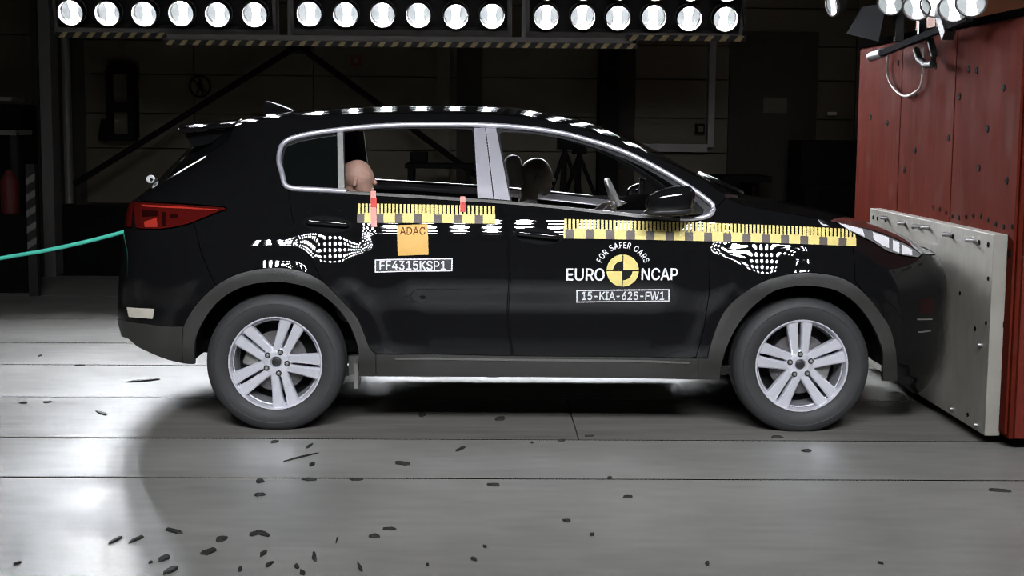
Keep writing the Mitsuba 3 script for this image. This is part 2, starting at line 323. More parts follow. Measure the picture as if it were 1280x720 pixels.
def disc_mesh(poly, z):
    v, f = trimesh.creation.triangulate_polygon(poly, engine='earcut'); return trimesh.Trimesh(np.column_stack([v, np.full(len(v), z)]), f, process=False)
def up_lathe(profile, n=24):
    m = lathe(profile, n); v = m.vertices; m.vertices = np.stack([v[:, 0], -v[:, 2], v[:, 1]], 1); return m
CAN = mikit.ply(up_lathe([(.0, -.12), (.06, -.12), (.104, -.05), (.106, .012)]), DARKM, smooth=40)
SHADE = mikit.ply(up_lathe([(.0, -.12), (.06, -.12), (.104, -.05), (.104, .11), (.107, .11), (.108, -.05)]), BLACK, smooth=40)  # front tube added to cut the lamp spill on the far floor
HOOD = mikit.ply(up_lathe([(.0, -.12), (.06, -.12), (.104, -.05), (.104, .30), (.107, .30), (.108, -.05)]), BLACK, smooth=40)  # long front tube added to keep near lamplight off the back wall
RIMM = mikit.ply(up_lathe([(.106, -.01), (.112, -.005), (.112, .016), (.100, .018), (.097, .002)]), FRAME, smooth=30)
full = sg.Point(0, 0).buffer(RL, 8)
burn = unary_union([sg.Polygon([(-.070, .2), (.074, .2), (.030, -.01), (.062, -.2), (-.056, -.2), (-.026, -.01)])]).intersection(full)
BURN = mikit.ply(disc_mesh(burn, .0), WHITE)
_l = full.difference(burn)
LOBE = mikit.ply(cat([disc_mesh(g, .0) for g in _l.geoms]), WHITE)
FACE = mikit.ply(disc_mesh(sg.Point(0, 0).buffer(RL, 4), 0.), WHITE)

def bank(key, xs, z0, y0, rows, tilt, pitch, L, label, split=True, dirY=-1, framez=(.19, .25), hood=False):
    "rows of lamps; xs the lamp columns; the bottom row at (y0, z0); tilt: how far the bank looks down"
    lab(key, label, 'light bank', 'light banks')
    c, s = math.cos(tilt), math.sin(tilt)
    X = np.array([-dirY * -1.0 * -1.0, 0, 0]) if False else np.array([1.0 if dirY < 0 else -1.0, 0, 0])
    N = np.array([0, dirY * c, -s]); Y = np.cross(N, X)
    O = np.array([0, y0, z0])
    def P(x, v, n): return np.array([x, 0, 0]) + O + Y * v + N * n
    x0, x1 = min(xs) - .17, max(xs) + .17; H = (rows - 1) * pitch
    put(key + '__backplate', slab(P, x0, x1, -framez[0] + .03, H + .16, -.16, -.13), DARKM)
    fr = [slab(P, x0, x1, -framez[0] - .0, -framez[0] + .05, -.16, .02), slab(P, x0, x1, H + .16, H + .20, -.16, .02),
          slab(P, x0 - .0, x0 + .03, -framez[0] + .05, H + .16, -.16, .02), slab(P, x1 - .03, x1, -framez[0] + .05, H + .16, -.16, .02)]
    put(key + '__frame', cat(fr), FRAME)
    for r in range(rows):
        for x in xs:
            j = rng.normal(0, .035, 2)
            n = N + X * j[0] + Y * j[1]; n /= np.linalg.norm(n); xx = X - n * (X @ n); xx /= np.linalg.norm(xx)
            lamp_local(num(key + '__lamp'), P(x, r * pitch, 0), xx, np.cross(n, xx), n, RL, L, split, True)
    return P
def slab(P, x0, x1, v0, v1, n0, n1):
    m = trimesh.creation.box((1, 1, 1)); s = m.vertices > 0
    m.vertices = np.array([P(x1 if a else x0, v1 if b else v0, n1 if c else n0) for a, b, c in s]); trimesh.repair.fix_normals(m); return m
def stripes(key, p0, p1, h, n):
    "hazard edge along the bottom of a rig: dark board with slanted yellow stripes"
    p0, p1 = np.asarray(p0), np.asarray(p1)
    put(key, bar(p0, p1, .02, h), DARKM)
    L = np.linalg.norm(p1 - p0); w = L / n; d = (p1 - p0) / L; ms = []
    for i in range(n):
        a = (i + .2) * w
        ms.append(flat_xz(sg.Polygon([(a, -h / 2), (a + w * .42, -h / 2), (a + w * .72, h / 2), (a + w * .3, h / 2)]), 0, 0, 0, .003))
    m = cat(ms); v = m.vertices.copy(); m.vertices = p0 + v[:, :1] * d + v[:, 1:2] * np.array([0, 1.0, 0]) + v[:, 2:] * np.array([0, 0, 1.0]) + np.array([0, -.011, 0])
    put(key + '__stripe', m, HAZY)
FY = 5.2
px1, px2, px3 = [92, 137.7, 183.5, 229, 274.5, 320], [388, 433.5, 479, 524.3, 569.5, 614.5], [682.5, 727.2, 771.5, 816, 860, 904.5]
for i, (pp, py, lb) in enumerate(((px1, 14.2, 'light bank of round lamps above the tail of the car, leftmost of three'), (px2, 16, 'light bank of round lamps above the middle of the car roof'), (px3, 19.5, 'light bank of round lamps above the bonnet, third from the left'))):
    key = 'light_bank' if i == 0 else f'light_bank_{i:03d}'
    bank(key, [at(x, py, FY)[0] for x in pp], at(pp[2], py, FY)[2], FY, 3, .27, .25, LAMP_FAR, lb)
# the trolley beam under the banks
lab('rig_beam', 'long dark beam with a striped hazard edge under the three light banks', 'beam')
a, b = at(206, 46.5, FY - .06), at(790, 51.5, FY - .06)
put('rig_beam__beam', bar(a, b, .12, .045), FRAME)
stripes('rig_beam__hazard_edge', at(204, 53, FY - .12), at(796, 58, FY - .12), .042, 36)
stripes('light_bank__hazard_edge', at(70, 43.5, FY - .18), at(208, 44.5, FY - .18), .045, 8)
stripes('light_bank_002__hazard_edge', at(782, 47, FY - .18), at(932, 48.5, FY - .18), .045, 8)
for i, (x, y) in enumerate(((345, 0), (362, 0), (637, 0), (655, 0))):
    p = at(x, 46, FY + .05); put(num('rig_beam__hanger'), box(p[0] - .02, p[0] + .02, FY + .08, FY + .12, p[2], 6.95), GREYM)
for sx, k in ((66, 'light_bank'), (932, 'light_bank_002')):
    p = at(sx, 38, FY - .1); q = at(sx - 6, -20, FY - .1)
    stripes(k + '__side_hazard_edge', p, q, .04, 6)
# near banks, above and behind the camera
for i, cx in enumerate((-2.0, -.03, 1.94)):
    bank(f'light_bank_{i + 4:03d}', [cx + (k - 2.5) * .32 for k in range(6)], 4.4, -6.6, 5, .68, .32, LAMP_NEAR, f'light bank behind the camera, {("left", "middle", "right")[i]} one', split=False, dirY=1)
# ------------------------------------------------------------------ lamps above the red block
lab('barrier_lights', 'cluster of bright lamps on a grey arm above the red block', 'light bank')
def atx(px, py, x):
    d = ray(px, py); return EYE + d * ((x - EYE[0]) / d[0])
for i, (px, py, x) in enumerate(((1041, 6, 1.95), (1113, 4, 2.05), (1146, 9, 2.0), (1168, 5, 2.08), (1192, 10, 2.0), (1214, 3, 2.05))):
    N = np.array([-.93, -.30, -.2] if i == 0 else [-.35, -.75, -.55]); N /= np.linalg.norm(N); X = np.cross([0, 0, 1.0], N); X = -X / np.linalg.norm(X); X = X if X[0] > 0 else -X
    lamp_local(num('barrier_lights__lamp'), atx(px, py, x), X, np.cross(N, X), N, RL, LAMP_SIDE, True, size=.68)
put('barrier_lights__arm', bar(atx(1097, 69, 2.12), atx(1212, 22, 2.12), .035), DULL)
put('barrier_lights__arm_end', rod(atx(1089, 71, 2.12), atx(1103, 66, 2.12), .03), STEEL, smooth=40)
put('barrier_lights__panel', trimesh.convex.convex_hull(np.array([atx(px, py, x) for px, py, x in ((1058, 42, 2.05), (1078, 8, 2.05), (1108, 4, 2.05), (1098, 52, 2.05), (1058, 42, 2.09), (1078, 8, 2.09), (1108, 4, 2.09), (1098, 52, 2.09))])), DULL)
for b_ in (bar(atx(1180, -90, 2.14), atx(1178, 38, 2.14), .05), bar(atx(1155, -90, 2.14), atx(1152, 44, 2.14), .04), bar(atx(1125, -90, 2.14), atx(1123, 52, 2.14), .05), bar(atx(1176, 10, 2.12), atx(1186, 45, 2.12), .06)): put(num('barrier_lights__bracket'), b_, DARKM)
put('barrier_lights__handle', tube([atx(x, y, 2.16) for x, y in ((1145, 62), (1149, 74), (1157, 81), (1166, 80), (1168, 70), (1163, 50))], .02), DARKM, smooth=50)
loop = CubicSpline(np.arange(8), np.array([atx(x, y, 2.235) for x, y in ((1112, 62), (1109, 80), (1110, 96), (1117, 110), (1130, 120), (1143, 116), (1152, 104), (1153, 60))]))(np.linspace(0, 7, 50))
thing('cable_loop', tube(loop, .0075, 8), CABLE, 'thin pale cable hanging in a loop in front of the red block', 'cable', smooth=50)

# ------------------------------------------------------------------ the barrier block
BX, PX = 2.27, 2.188
lab('crash_block', 'big rust-red wooden crash block at the right edge with a pale board', 'crash barrier')
put('crash_block__block', box(BX, 5.2, -.35, 2.64, .05, 2.11, .006), 'm_red_wood')
put('crash_block__side_panel', box(BX + .02, 5.15, -.375, -.351, .06, 2.10), 'm_red_face')
put('crash_block__base', box(BX + .05, 5.15, -.30, 2.6, 0, .05), PITC)
put('crash_block__top_rail', box(BX - .02, BX + .08, -.35, 2.64, 2.085, 2.12), DASH)
# plywood joints on the red face: raised sheets
for y0, y1 in ((-.33, .62), (.63, 1.62), (1.63, 2.62)):
    put(num('crash_block__sheet'), box(BX - .014, BX - .001, y0, y1, .07, 2.07, .003), 'm_red_wood')
def bolt(p, r=.012, d=.03):
    m = lathe([(0, -d), (r * .7, -d), (r, -d * .75), (r, -.004), (r * 1.6, -.003), (r * 1.6, 0)], 12); v = m.vertices
    m.vertices = np.stack([v[:, 1] + p[0], v[:, 0] + p[1], v[:, 2] + p[2]], 1); return m
holes = []
for y, z in [(2.3, 1.62), (1.9, 1.58), (1.33, 1.75), (.98, 1.9), (.55, 1.72), (.3, 1.85), (.1, 1.55), (-.1, 1.75), (1.5, 1.3), (1.3, 1.42), (.42, 1.86), (.2, 1.35), (-.2, 1.3), (1.72, 1.95), (.7, 1.5), (-.28, .95), (-.24, .6)]:
    holes.append(bolt((BX - .014, y, z), .012, .003))
for y in np.arange(-.3, 1.0, .11): holes.append(bolt((BX - .014, y, 1.09 + .015 * math.sin(9 * y)), .008, .003))
put('crash_block__plugged_hole', cat(holes), PITC, smooth=30); lab('crash_block__plugged_hole', kind='stuff')
put('crash_block__board', box(PX, PX + .075, -.25, 1.98, .045, 1.04, .004), 'm_board'); lab('crash_block__board', label='pale grey board bolted low on the red block')
for px, py in ((1109, 272), (1131, 279), (1149, 283), (1161, 284), (1188, 293), (1217, 300), (1227, 431), (1192, 511), (1222, 531)):
    d = ray(px, py); p = EYE + d * ((PX - EYE[0]) / d[0]); big = py < 320
    put(num('crash_block__board__bolt'), bolt(p, .012 if big else .009, .045 if big else .02), STEEL, smooth=30)
hs = []
for y in (1.9, 1.8, 1.62, 1.2, 1.05, .35, .1, -.05, -.18): hs.append(bolt((PX, y, .985), .008, .002))
for y, z in ((-.2, .82), (-.2, .6), (.2, .7), (-.05, .55), (0, .1), (.5, .8)): hs.append(bolt((PX, y, z), .007, .002))
put('crash_block__board__hole', cat(hs), PITC); lab('crash_block__board__hole', kind='stuff')
q = at(1240, -8, 2.6)
thing('rear_beam', box(2.8, 5.2, 2.75, 3.2, 2.2, 3.1), 'm_orange_wall', 'orange-brown beam above and behind the red block at the top right corner', 'beam')
put('rear_beam__post', box(4.6, 5.0, 2.8, 3.15, 0, 2.2), DARKM)

# ================================================================== THE CAR
# x runs along the car (nose at +x), y = 0 is the plane of its near tyres, YC its middle plane
YC = 0.93
lab('car', 'black five-door crash test car with yellow ruler tapes on its doors', 'car')
_p = PchipInterpolator([.05, .22, .275, .385, .42, .60, .78, .90, .98, 1.04, 1.10, 1.15, 1.19, 1.25, 1.40, 1.50, 1.56, 1.60, 1.63, 1.70],
                       [.12, .085, .060, .046, .046, .040, .012, .013, .025, .042, .064, .088, .110, .142, .232, .297, .340, .380, .432, .58])
_xr = PchipInterpolator([.05, .15, .30, .42, .55, .75, .90, 1.03, 1.12, 1.16, 1.235, 1.32, 1.39, 1.49, 1.52, 1.6, 1.7],
                        [-2.08, -2.10, -2.13, -2.17, -2.195, -2.175, -2.155, -2.145, -2.13, -2.075, -1.965, -1.835, -1.725, -1.62, -1.607, -1.58, -1.55])
_ar = PchipInterpolator([.1, 1.1, 1.2, 1.35, 1.5, 1.6], [.30, .29, .26, .22, .14, .08])
_xf = PchipInterpolator([.05, .12, .16, .3, .45, .6, .75, .82, .88, .93, 1.0, 1.05, 1.1, 1.2, 1.7], [2.0, 2.06, 2.09, 2.14, 2.165, 2.165, 2.155, 2.135, 2.10, 2.06, 1.99, 1.93, 1.87, 1.80, 1.7])
WXR, WXF, WZ = -1.335, 1.335, .342
# (x, z, depth, slopes, curvatures, half sizes)
SCOOPS = [(-1.0385, .9236, -.015, -.0147, .3416, .80, .66, .24, .24), (1.1151, .8836, -.0265, -.0465, .3501, .80, .66, .24, .216)]
def sst(a, b, x):
    t = np.clip((x - a) / (b - a), 0, 1); return t * t * (3 - 2 * t)
def S(x, z):
    "how far inside y = 0 the car's flank lies at x, z"
    x, z = np.asarray(x, float), np.asarray(z, float)
    ze = z + .045 * sst(.75, 1.3, x) * sst(.6, 1.0, z) + .055 * sst(1.2, 1.9, x) * sst(.6, 1.0, z)
    s = _p(np.clip(ze, .05, 1.7))
    xr, xf = _xr(np.clip(z, .05, 1.7)), _xf(np.clip(z, .05, 1.7))
    Lr, Lf = .62, .80
    t = np.clip((xr + Lr - x) / Lr, 0, .9995); s = s + _ar(np.clip(z, .1, 1.6)) * (1 - np.sqrt(1 - t ** 2.6))
    t = np.clip((x - xf + Lf) / Lf, 0, .9995); s = s + .34 * (1 - np.sqrt(1 - t ** 2.8))
    for wx in (WXR, WXF):   # the flares round the wheels
        r = np.hypot(x - wx, z - WZ)
        s = s - (.022 * (1 - sst(.46, .56, r)) + .040 * (1 - sst(.58, .80, r))) * sst(.25, .45, z)
    for xc, zc, s0, sx, sz, kx, kz, rx, rz in SCOOPS:   # the shallow facets where flare and shoulder meet
        dx, dz = x - xc, z - zc
        w = 1 - sst(.3, 1.0, np.hypot(dx / rx, dz / rz))
        s = s + w * (s0 + sx * dx + sz * dz + .5 * kx * dx ** 2 + .5 * kz * dz ** 2 - s)
    # hollow along the lower doors and a soft shoulder crease
    s = s + .012 * np.exp(-((z - .62) / .10) ** 2) * (1 - sst(.5, .78, np.abs(x + .05) / 1.1))
    return s
def surf(pts):
    "pixels -> (x, z) on the flank"
    pts = np.asarray(pts, float); ys = np.linspace(-.06, .75, 500); out = []
    for px, py in pts:
        d = ray(px, py); q = EYE[None] + d[None] * ((ys - EYE[1]) / d[1])[:, None]
        g = ys - S(q[:, 0], q[:, 2]); k = np.nonzero((g[:-1] < 0) & (g[1:] >= 0))[0]
        if len(k):
            k = k[0]; f = g[k] / (g[k] - g[k + 1]); q = q[k] + (q[k + 1] - q[k]) * f
        else: q = q[np.argmin(np.abs(g))]
        out.append((q[0], q[2]))
    return np.array(out)
def P(*pts): return sg.Polygon(surf(pts)).buffer(0)
def smoothline(pts, n=6, k=None):
    p = np.asarray(pts, float); t = np.concatenate([[0], np.cumsum(np.linalg.norm(np.diff(p, axis=0), axis=1))])
    return PchipInterpolator(t, p)(np.linspace(0, t[-1], len(p) * n))
def SN(x, z, e=1e-3):
    nx = (S(x + e, z) - S(x - e, z)) / (2 * e); nz = (S(x, z + e) - S(x, z - e)) / (2 * e)
    n = np.stack([nx, -np.ones_like(nx), nz], -1); return n / np.linalg.norm(n, axis=1, keepdims=True)
def resample(c, h):
    l = sg.LineString(c); c = np.asarray(c)
    out = []
    for a, b in zip(c[:-1], c[1:]):
        n = max(1, int(np.ceil(np.hypot(*(b - a)) / h))); out.append(a + (b - a) * (np.arange(n) / n)[:, None])
    return np.vstack(out)
def panel_mesh(poly, off=0.0, h=.022, flange=.012):
    "(v, f, n): a piece of the flank, its edges turned inwards"
    V, F, N, base = [], [], [], 0
    for g in getattr(poly, 'geoms', [poly]):
        if g.is_empty or g.geom_type != 'Polygon' or g.area < 1e-6: continue
        rings = [resample(np.array(r.coords), h * .5) for r in [g.exterior, *g.interiors]]
        x0, z0, x1, z1 = g.bounds
        X, Z = np.meshgrid(np.arange(x0, x1 + h, h), np.arange(z0, z1 + h, h)); X = X + (np.arange(X.shape[0]) % 2)[:, None] * h / 2
        q = np.column_stack([X.ravel(), Z.ravel()]); inner = g.buffer(-h * .35)
        q = q[shapely.contains_xy(inner, q[:, 0], q[:, 1])] if not inner.is_empty else q[:0]
        pts = np.vstack(rings + [q])
        tri = Delaunay(pts).simplices; c = pts[tri].mean(1); tri = tri[shapely.contains_xy(g, c[:, 0], c[:, 1])]
        a = pts[tri]; ar = (a[:, 1, 0] - a[:, 0, 0]) * (a[:, 2, 1] - a[:, 0, 1]) - (a[:, 1, 1] - a[:, 0, 1]) * (a[:, 2, 0] - a[:, 0, 0])
        tri = tri[np.abs(ar) > 1e-9]; ar = ar[np.abs(ar) > 1e-9]; tri[ar < 0] = tri[ar < 0][:, [0, 2, 1]]
        y = S(pts[:, 0], pts[:, 1]) + off
        V.append(np.column_stack([pts[:, 0], y, pts[:, 1]])); N.append(SN(pts[:, 0], pts[:, 1])); F.append(tri + base); base += len(pts)
        if flange:
            for r in rings:
                m = len(r); e = np.roll(r, -1, 0) - np.roll(r, 1, 0); nn = np.stack([e[:, 1], 0 * e[:, 0], -e[:, 0]], -1)
                ln = np.linalg.norm(nn, axis=1, keepdims=True); nn = nn / np.maximum(ln, 1e-9)
                if not sg.LinearRing(r).is_ccw and r is rings[0]: nn = -nn
                yy = S(r[:, 0], r[:, 1]) + off
                V += [np.column_stack([r[:, 0], yy, r[:, 1]]), np.column_stack([r[:, 0], yy + flange, r[:, 1]])]; N += [nn, nn]
                i = np.arange(m); j = (i + 1) % m
                F += [np.stack([i, j, j + m], 1) + base, np.stack([i, j + m, i + m], 1) + base]; base += 2 * m
    return np.vstack(V), np.vstack(F), np.vstack(N)
def mirror(v, f, n=None):
    v = v.copy(); v[:, 1] = 2 * YC - v[:, 1]
    if n is not None: n = n.copy(); n[:, 1] *= -1
    return v, f[:, ::-1], n
def panel(name, poly, m, off=0.0, h=.022, flange=.012, far=True, label=None):
    k = 'car__' + name if not name.startswith('car__') else name
    v, f, n = panel_mesh(poly, off, h, flange)
    kk = num(k); putn(kk, v, f, n, m)
    if label: lab(kk, label)
    if far:
        v2, f2, n2 = mirror(v, f, n); k2 = num(k) if kk == k else num(k); putn(k2, v2, f2, n2, m)
        if label: lab(k2, label)
    return kk

# --- outlines
TOPE = [(288, 160), (330, 149), (370, 144), (400, 143.5), (440, 142), (480, 141.3), (530, 141), (570, 141), (610, 142.3), (650, 145.5), (690, 151.5), (730, 162), (770, 175), (800, 187), (830, 200), (860, 215), (880, 226), (905, 242)]
HOODE = [(908, 247), (930, 256), (966, 263), (1000, 269), (1031, 275), (1060, 281), (1085, 286), (1112, 295), (1135, 305.5), (1152, 318)]
OR_ = smoothline([(229.6, 408.5), (238, 392), (252.5, 373), (269, 358), (282, 349.5), (300, 341.5), (322, 336.5), (346, 334.5), (370, 337), (390, 344), (403, 352), (429.5, 378), (447, 398), (456, 419), (463, 436), (470, 443)])
IR_ = smoothline([(449, 470), (448.5, 442), (444, 421.6), (432.5, 398), (415, 378), (392, 362), (370, 355), (351, 352.5), (325, 353.5), (300, 360), (273, 377), (259, 394), (248, 414.6), (244, 429), (243.5, 455)])
OF_ = smoothline([(884, 448), (890.6, 421.7), (906, 388), (933, 363.6), (967, 347), (1007, 340.5), (1043.5, 344.7), (1068, 356), (1086, 373), (1100, 391), (1111, 408), (1116, 423), (1120, 446), (1121, 476)])
IF_ = smoothline([(1103, 476), (1103, 442), (1099, 427), (1090.6, 408), (1078, 389), (1062, 373), (1037, 360.6), (1007, 357), (976, 360.6), (948.7, 376), (924, 403), (909, 431), (903, 449), (899, 474)])
top_w, hood_w = surf(TOPE), surf(HOODE)
top_w = np.array(CubicSpline(np.arange(len(top_w)), top_w)(np.linspace(0, len(top_w) - 1, 90)))
hood_w = np.array(PchipInterpolator(np.arange(len(hood_w)), hood_w)(np.linspace(0, len(hood_w) - 1, 60)))
zz = np.linspace(.14, 1.62, 120)
region = sg.Polygon(np.vstack([np.column_stack([_xr(zz) + .006, zz]), np.column_stack([_xf(zz) - .006, zz])[::-1]])).buffer(0)
rock_b = surf([(1121, 476), (899, 474), (872, 474), (760, 472), (640, 471), (469, 470), (449, 470)])
bump_b = surf([(243.5, 455), (240, 455), (229.6, 454), (209, 449), (188, 440.6), (171, 432), (161, 423)])
chin = [(1.98, .16), (2.4, .15)]
outline = sg.Polygon(np.vstack([top_w, hood_w, [(2.4, hood_w[-1, 1] - .05)], chin[::-1], rock_b, bump_b, [(-2.4, .44), (-2.4, 1.5), (-1.75, 1.60)]])).buffer(0).intersection(region)
arch_r = P(*IR_, (243, 520), (449, 520)); arch_f = P(*IF_, (899, 530), (1103, 530))
claddings = {
    'rear_arch_trim': P(*OR_, (470, 470.3), *IR_, (240, 455), (229.6, 454)),
    'bumper_trim': P((229.4, 408.3), (213, 408), (181.7, 404.6), (159, 402), (156, 399), (156, 413), (161, 423), (171, 432), (188, 440.6), (209, 449), (229.4, 454)).union(sg.box(-2.4, bump_b[-1, 1], bump_b[-1, 0] + .02, surf([(158, 401)])[0, 1])).intersection(region),
    'rocker_trim': P((470.3, 443), (640, 445), (760, 446), (860, 448), (884, 448.2), (872, 449), (872, 474), (760, 472), (640, 471), (470.3, 470.3)),
    'front_arch_trim': P(*OF_, *IF_, (872.4, 474), (872.4, 448.3))}
clad_all = unary_union(list(claddings.values()))
TRIMC = smoothline([(433, 239), (400, 237.3), (366, 235.2), (357, 232), (352.5, 216), (348.5, 200), (351, 184.5), (360, 175), (385, 167.8), (425, 162), (470, 157.7), (520, 155.7), (570, 155.5), (620, 157), (660, 160.2), (700, 166), (735, 175), (770, 186), (800, 199), (830, 215), (860, 233), (880, 247), (892, 259.5), (889.5, 267), (875, 272.3), (850, 273.5)], 5)
BELT = [(433, 239.5), (470, 241.5), (520, 244.5), (560, 247), (600, 249.5), (640, 252.5), (700, 258), (740, 262.5), (790, 268), (850, 273.5)]
opening = P(*TRIMC, *BELT[::-1])
body = outline.difference(arch_r).difference(arch_f).difference(opening).difference(clad_all)
sw = lambda pts: surf(pts)
bseam = sw([(1062, 289), (1066, 310), (1069, 351), (1080, 367)])
fr_cut = sg.Polygon(np.vstack([bseam, [(bseam[-1, 0] + .02, .1), (2.5, .1), (2.5, 1.0), (hood_w[36, 0], 1.0)]])).buffer(0)
rseam = sw([(240, 270), (243, 280), (250, 310), (263, 343)])
rr_cut = sg.Polygon(np.vstack([rseam, [(rseam[-1, 0] + .3, .2), (-2.5, .2), (-2.5, rseam[0, 1])]])).buffer(0)
headlamp = P((1043, 276), (1062, 280.8), (1085, 286.3), (1112, 295.5), (1135, 306), (1152, 318), (1148, 322), (1130, 319.5), (1110, 314.5), (1090, 302), (1060, 288)).intersection(region)
tail = P((168.5, 252), (172, 251.4), (225, 255), (280, 259), (283, 262), (275, 264), (258, 271), (235, 280), (215, 284.5), (198, 286.5), (176, 286), (169, 284)).union(sg.box(-2.2, surf([(171, 285)])[0, 1], -2.08, surf([(171, 252)])[0, 1])).intersection(region)
rdoor = P((621, 246), (360, 230), (362, 250), (365, 268), (369, 290), (379, 312), (388, 322), (403, 351.5), (429, 377.5), (446.5, 397.5), (455.5, 419), (463, 436), (470, 443), (640, 445), (633, 400), (636, 350), (634, 300), (628, 270))
fdoor = P((623, 246), (630, 270), (636, 300), (638, 350), (635, 400), (642, 445), (760, 446), (860, 448), (870, 446), (880, 410), (886, 370), (887, 320), (889, 290), (893, 268), (880, 260))
G = .0022
parts = {}
parts['tail_lamp'] = tail; parts['headlamp'] = headlamp
parts['rear_door'] = rdoor.intersection(body); parts['front_door'] = fdoor.intersection(body)
rest = body.difference(tail.buffer(.003)).difference(headlamp.buffer(.003)).difference(rdoor).difference(fdoor)
parts['front_bumper'] = rest.intersection(fr_cut); rest = rest.difference(fr_cut)
parts['rear_bumper'] = rest.intersection(rr_cut); rest = rest.difference(rr_cut)
fcut = sg.box(surf([(887, 300)])[0, 0] - .12, .2, 2.3, surf([(893, 262)])[0, 1] + .01).union(sg.Polygon(np.vstack([hood_w[:30], [(1.7, .5), (.82, .5), (surf([(893, 262)])[0])]])).buffer(0))
parts['front_fender'] = rest.intersection(fcut); rest = rest.difference(fcut)
parts['side_frame'] = rest
for nm in ('side_frame', 'front_fender', 'rear_door', 'front_door'):
    panel(nm, parts[nm].buffer(-G), PAINT, 0, .02)
for nm in ('rear_bumper', 'front_bumper'):
    panel(nm, parts[nm].buffer(-G), PAINT, 0, .010)
panel('inner_shell', outline.union(clad_all).difference(arch_r).difference(arch_f).difference(opening), LINER, .024, .04, 0)
for nm, pl in claddings.items():
    panel('arch_trim' if 'arch' in nm else nm, pl.buffer(-.001), CLAD, -.012, .012, .03, label=None)
# raised bead along the rocker, coloured paler to paint in the highlight there
panel('car__rocker_trim__highlight_bead', sg.LineString(sw([(495, 448), (640, 449.2), (760, 450.3), (860, 453)])).buffer(.0055), prin('m_highlight_bead', (.11, .108, .10), .4, 0, .5), -.016, .01, .006)
# --- lamps
panel('tail_lamp', tail.buffer(-.002), LAMPR, 0.0, .008, .02, label='red tail lamp')
lens = tail.buffer(-.012)
panel('car__tail_lamp__light_bar', P((176, 253.6), (225, 256.4), (279, 260.2), (276, 262.6), (225, 260.4), (178, 257.8)).intersection(lens), LAMPB, -.0025, .008, .002)
panel('car__tail_lamp__dark_cell', P((178, 262), (198, 263.5), (198, 270), (178, 271)).union(P((202, 265), (207, 265), (207, 282), (202, 283))).union(P((212, 268), (222, 268), (222, 272), (212, 273))), LAMPD, -.002, .008, .001)
panel('car__tail_lamp__reversing_lamp', P((180, 277), (196, 272), (197, 284), (181, 284)), LAMPB, -.0025, .008, .002)
panel('headlamp', headlamp.buffer(-.002), prin('m_lens', (.16, .16, .165), .12, 0, .6), 0.0, .008, .02, label='clear headlamp with bright inner reflectors')
panel('car__headlamp__running_light', P((1046, 278), (1078, 286), (1081, 296), (1062, 287.5)).intersection(headlamp.buffer(-.004)), HEADL, -.002, .008, .002)
panel('car__headlamp__reflector', P((1091, 290), (1111, 297), (1111, 310), (1102, 306), (1092, 299)).union(P((1116, 300), (1124, 303), (1124, 316), (1116, 313))).union(P((1127, 305), (1140, 312), (1140, 319), (1127, 317))).intersection(headlamp.buffer(-.004)), HEADL, -.002, .008, .002)
panel('rear_reflector', P((158.5, 384), (193, 386), (191, 398.5), (161, 396)), REFLW, -.003, .006, .004, label='pale rectangular reflector low on the rear bumper')
panel('fog_trim', P((1146, 398.3), (1166, 398), (1165, 399.8), (1147, 400)).union(P((1147, 414.3), (1164, 412.6), (1163, 414.3), (1148, 416))), GREYM, -.002, .006, .004)
panel('fog_lamp', P((1150, 374), (1168, 372), (1168, 392), (1150, 392)), prin('m_fog', (.016, .004, .004), .2), -.001, .006, .003)
# --- window trim, frames, glass
tw_ = surf(TRIMC); tl = np.column_stack([tw_[:, 0], S(tw_[:, 0], tw_[:, 1]) - .003, tw_[:, 1]]); tt = tube(tl, .0135, 12)
for k_, sg_ in (('car__window_trim', 0), ('car__window_trim_001', 1)):
    v, f = np.array(tt.vertices), np.array(tt.faces)
    if sg_: v, f, _ = mirror(v, f)
    put(k_, trimesh.Trimesh(v, f, process=False), CHROME, 50); lab(k_, 'chrome strip around the side windows')
panel('belt_moulding', sg.LineString(surf([(x, y + 1.2) for x, y in BELT])).buffer(.007, cap_style='flat'), prin('m_belt', (.13, .125, .115), .35), -.006, .008, .012)
win_q = P((359, 232), (354.5, 214), (353.5, 199), (356, 186), (364, 179), (390, 171.5), (421, 166), (422, 237.5), (400, 236))
win_r = P((430, 165), (470, 161.8), (520, 160.8), (565, 160.8), (589, 162), (591.5, 166), (598, 248.5), (560, 246), (500, 242.5), (431, 239))
win_f = P((624, 168), (628, 165), (660, 166.5), (700, 172.5), (735, 182), (770, 193.5), (800, 207), (830, 224), (850, 237), (852, 273.5), (800, 268), (740, 262), (640, 252.4))
frame = opening.buffer(.004).difference(unary_union([win_q, win_r, win_f]))
panel('window_frame', frame, TRIMB, .010, .012, .03)
panel('quarter_glass', win_q.buffer(.004), GLASSD, .014, .015, 0, label='dark quarter window glass')
panel('window_divider', P((421.5, 164.5), (428.5, 164), (430.5, 238.5), (423, 238)), PALE, .004, .01, .01)
panel('pillar_film', P((592.5, 160), (606.3, 160), (616.5, 248.5), (597, 247.5)), PILLAR, .004, .012, .012, label='silvery film on the rear half of the door pillar')
panel('pillar_film', P((607.3, 160), (620, 160.3), (637.5, 250.5), (618, 248.7)), PILLAR, .004, .012, .012, label='silvery film on the front half of the door pillar')
panel('mirror_base', P((842, 237), (858, 240), (884, 262), (884, 268), (872, 271), (846, 273)), TRIMB, .002, .012, .02)
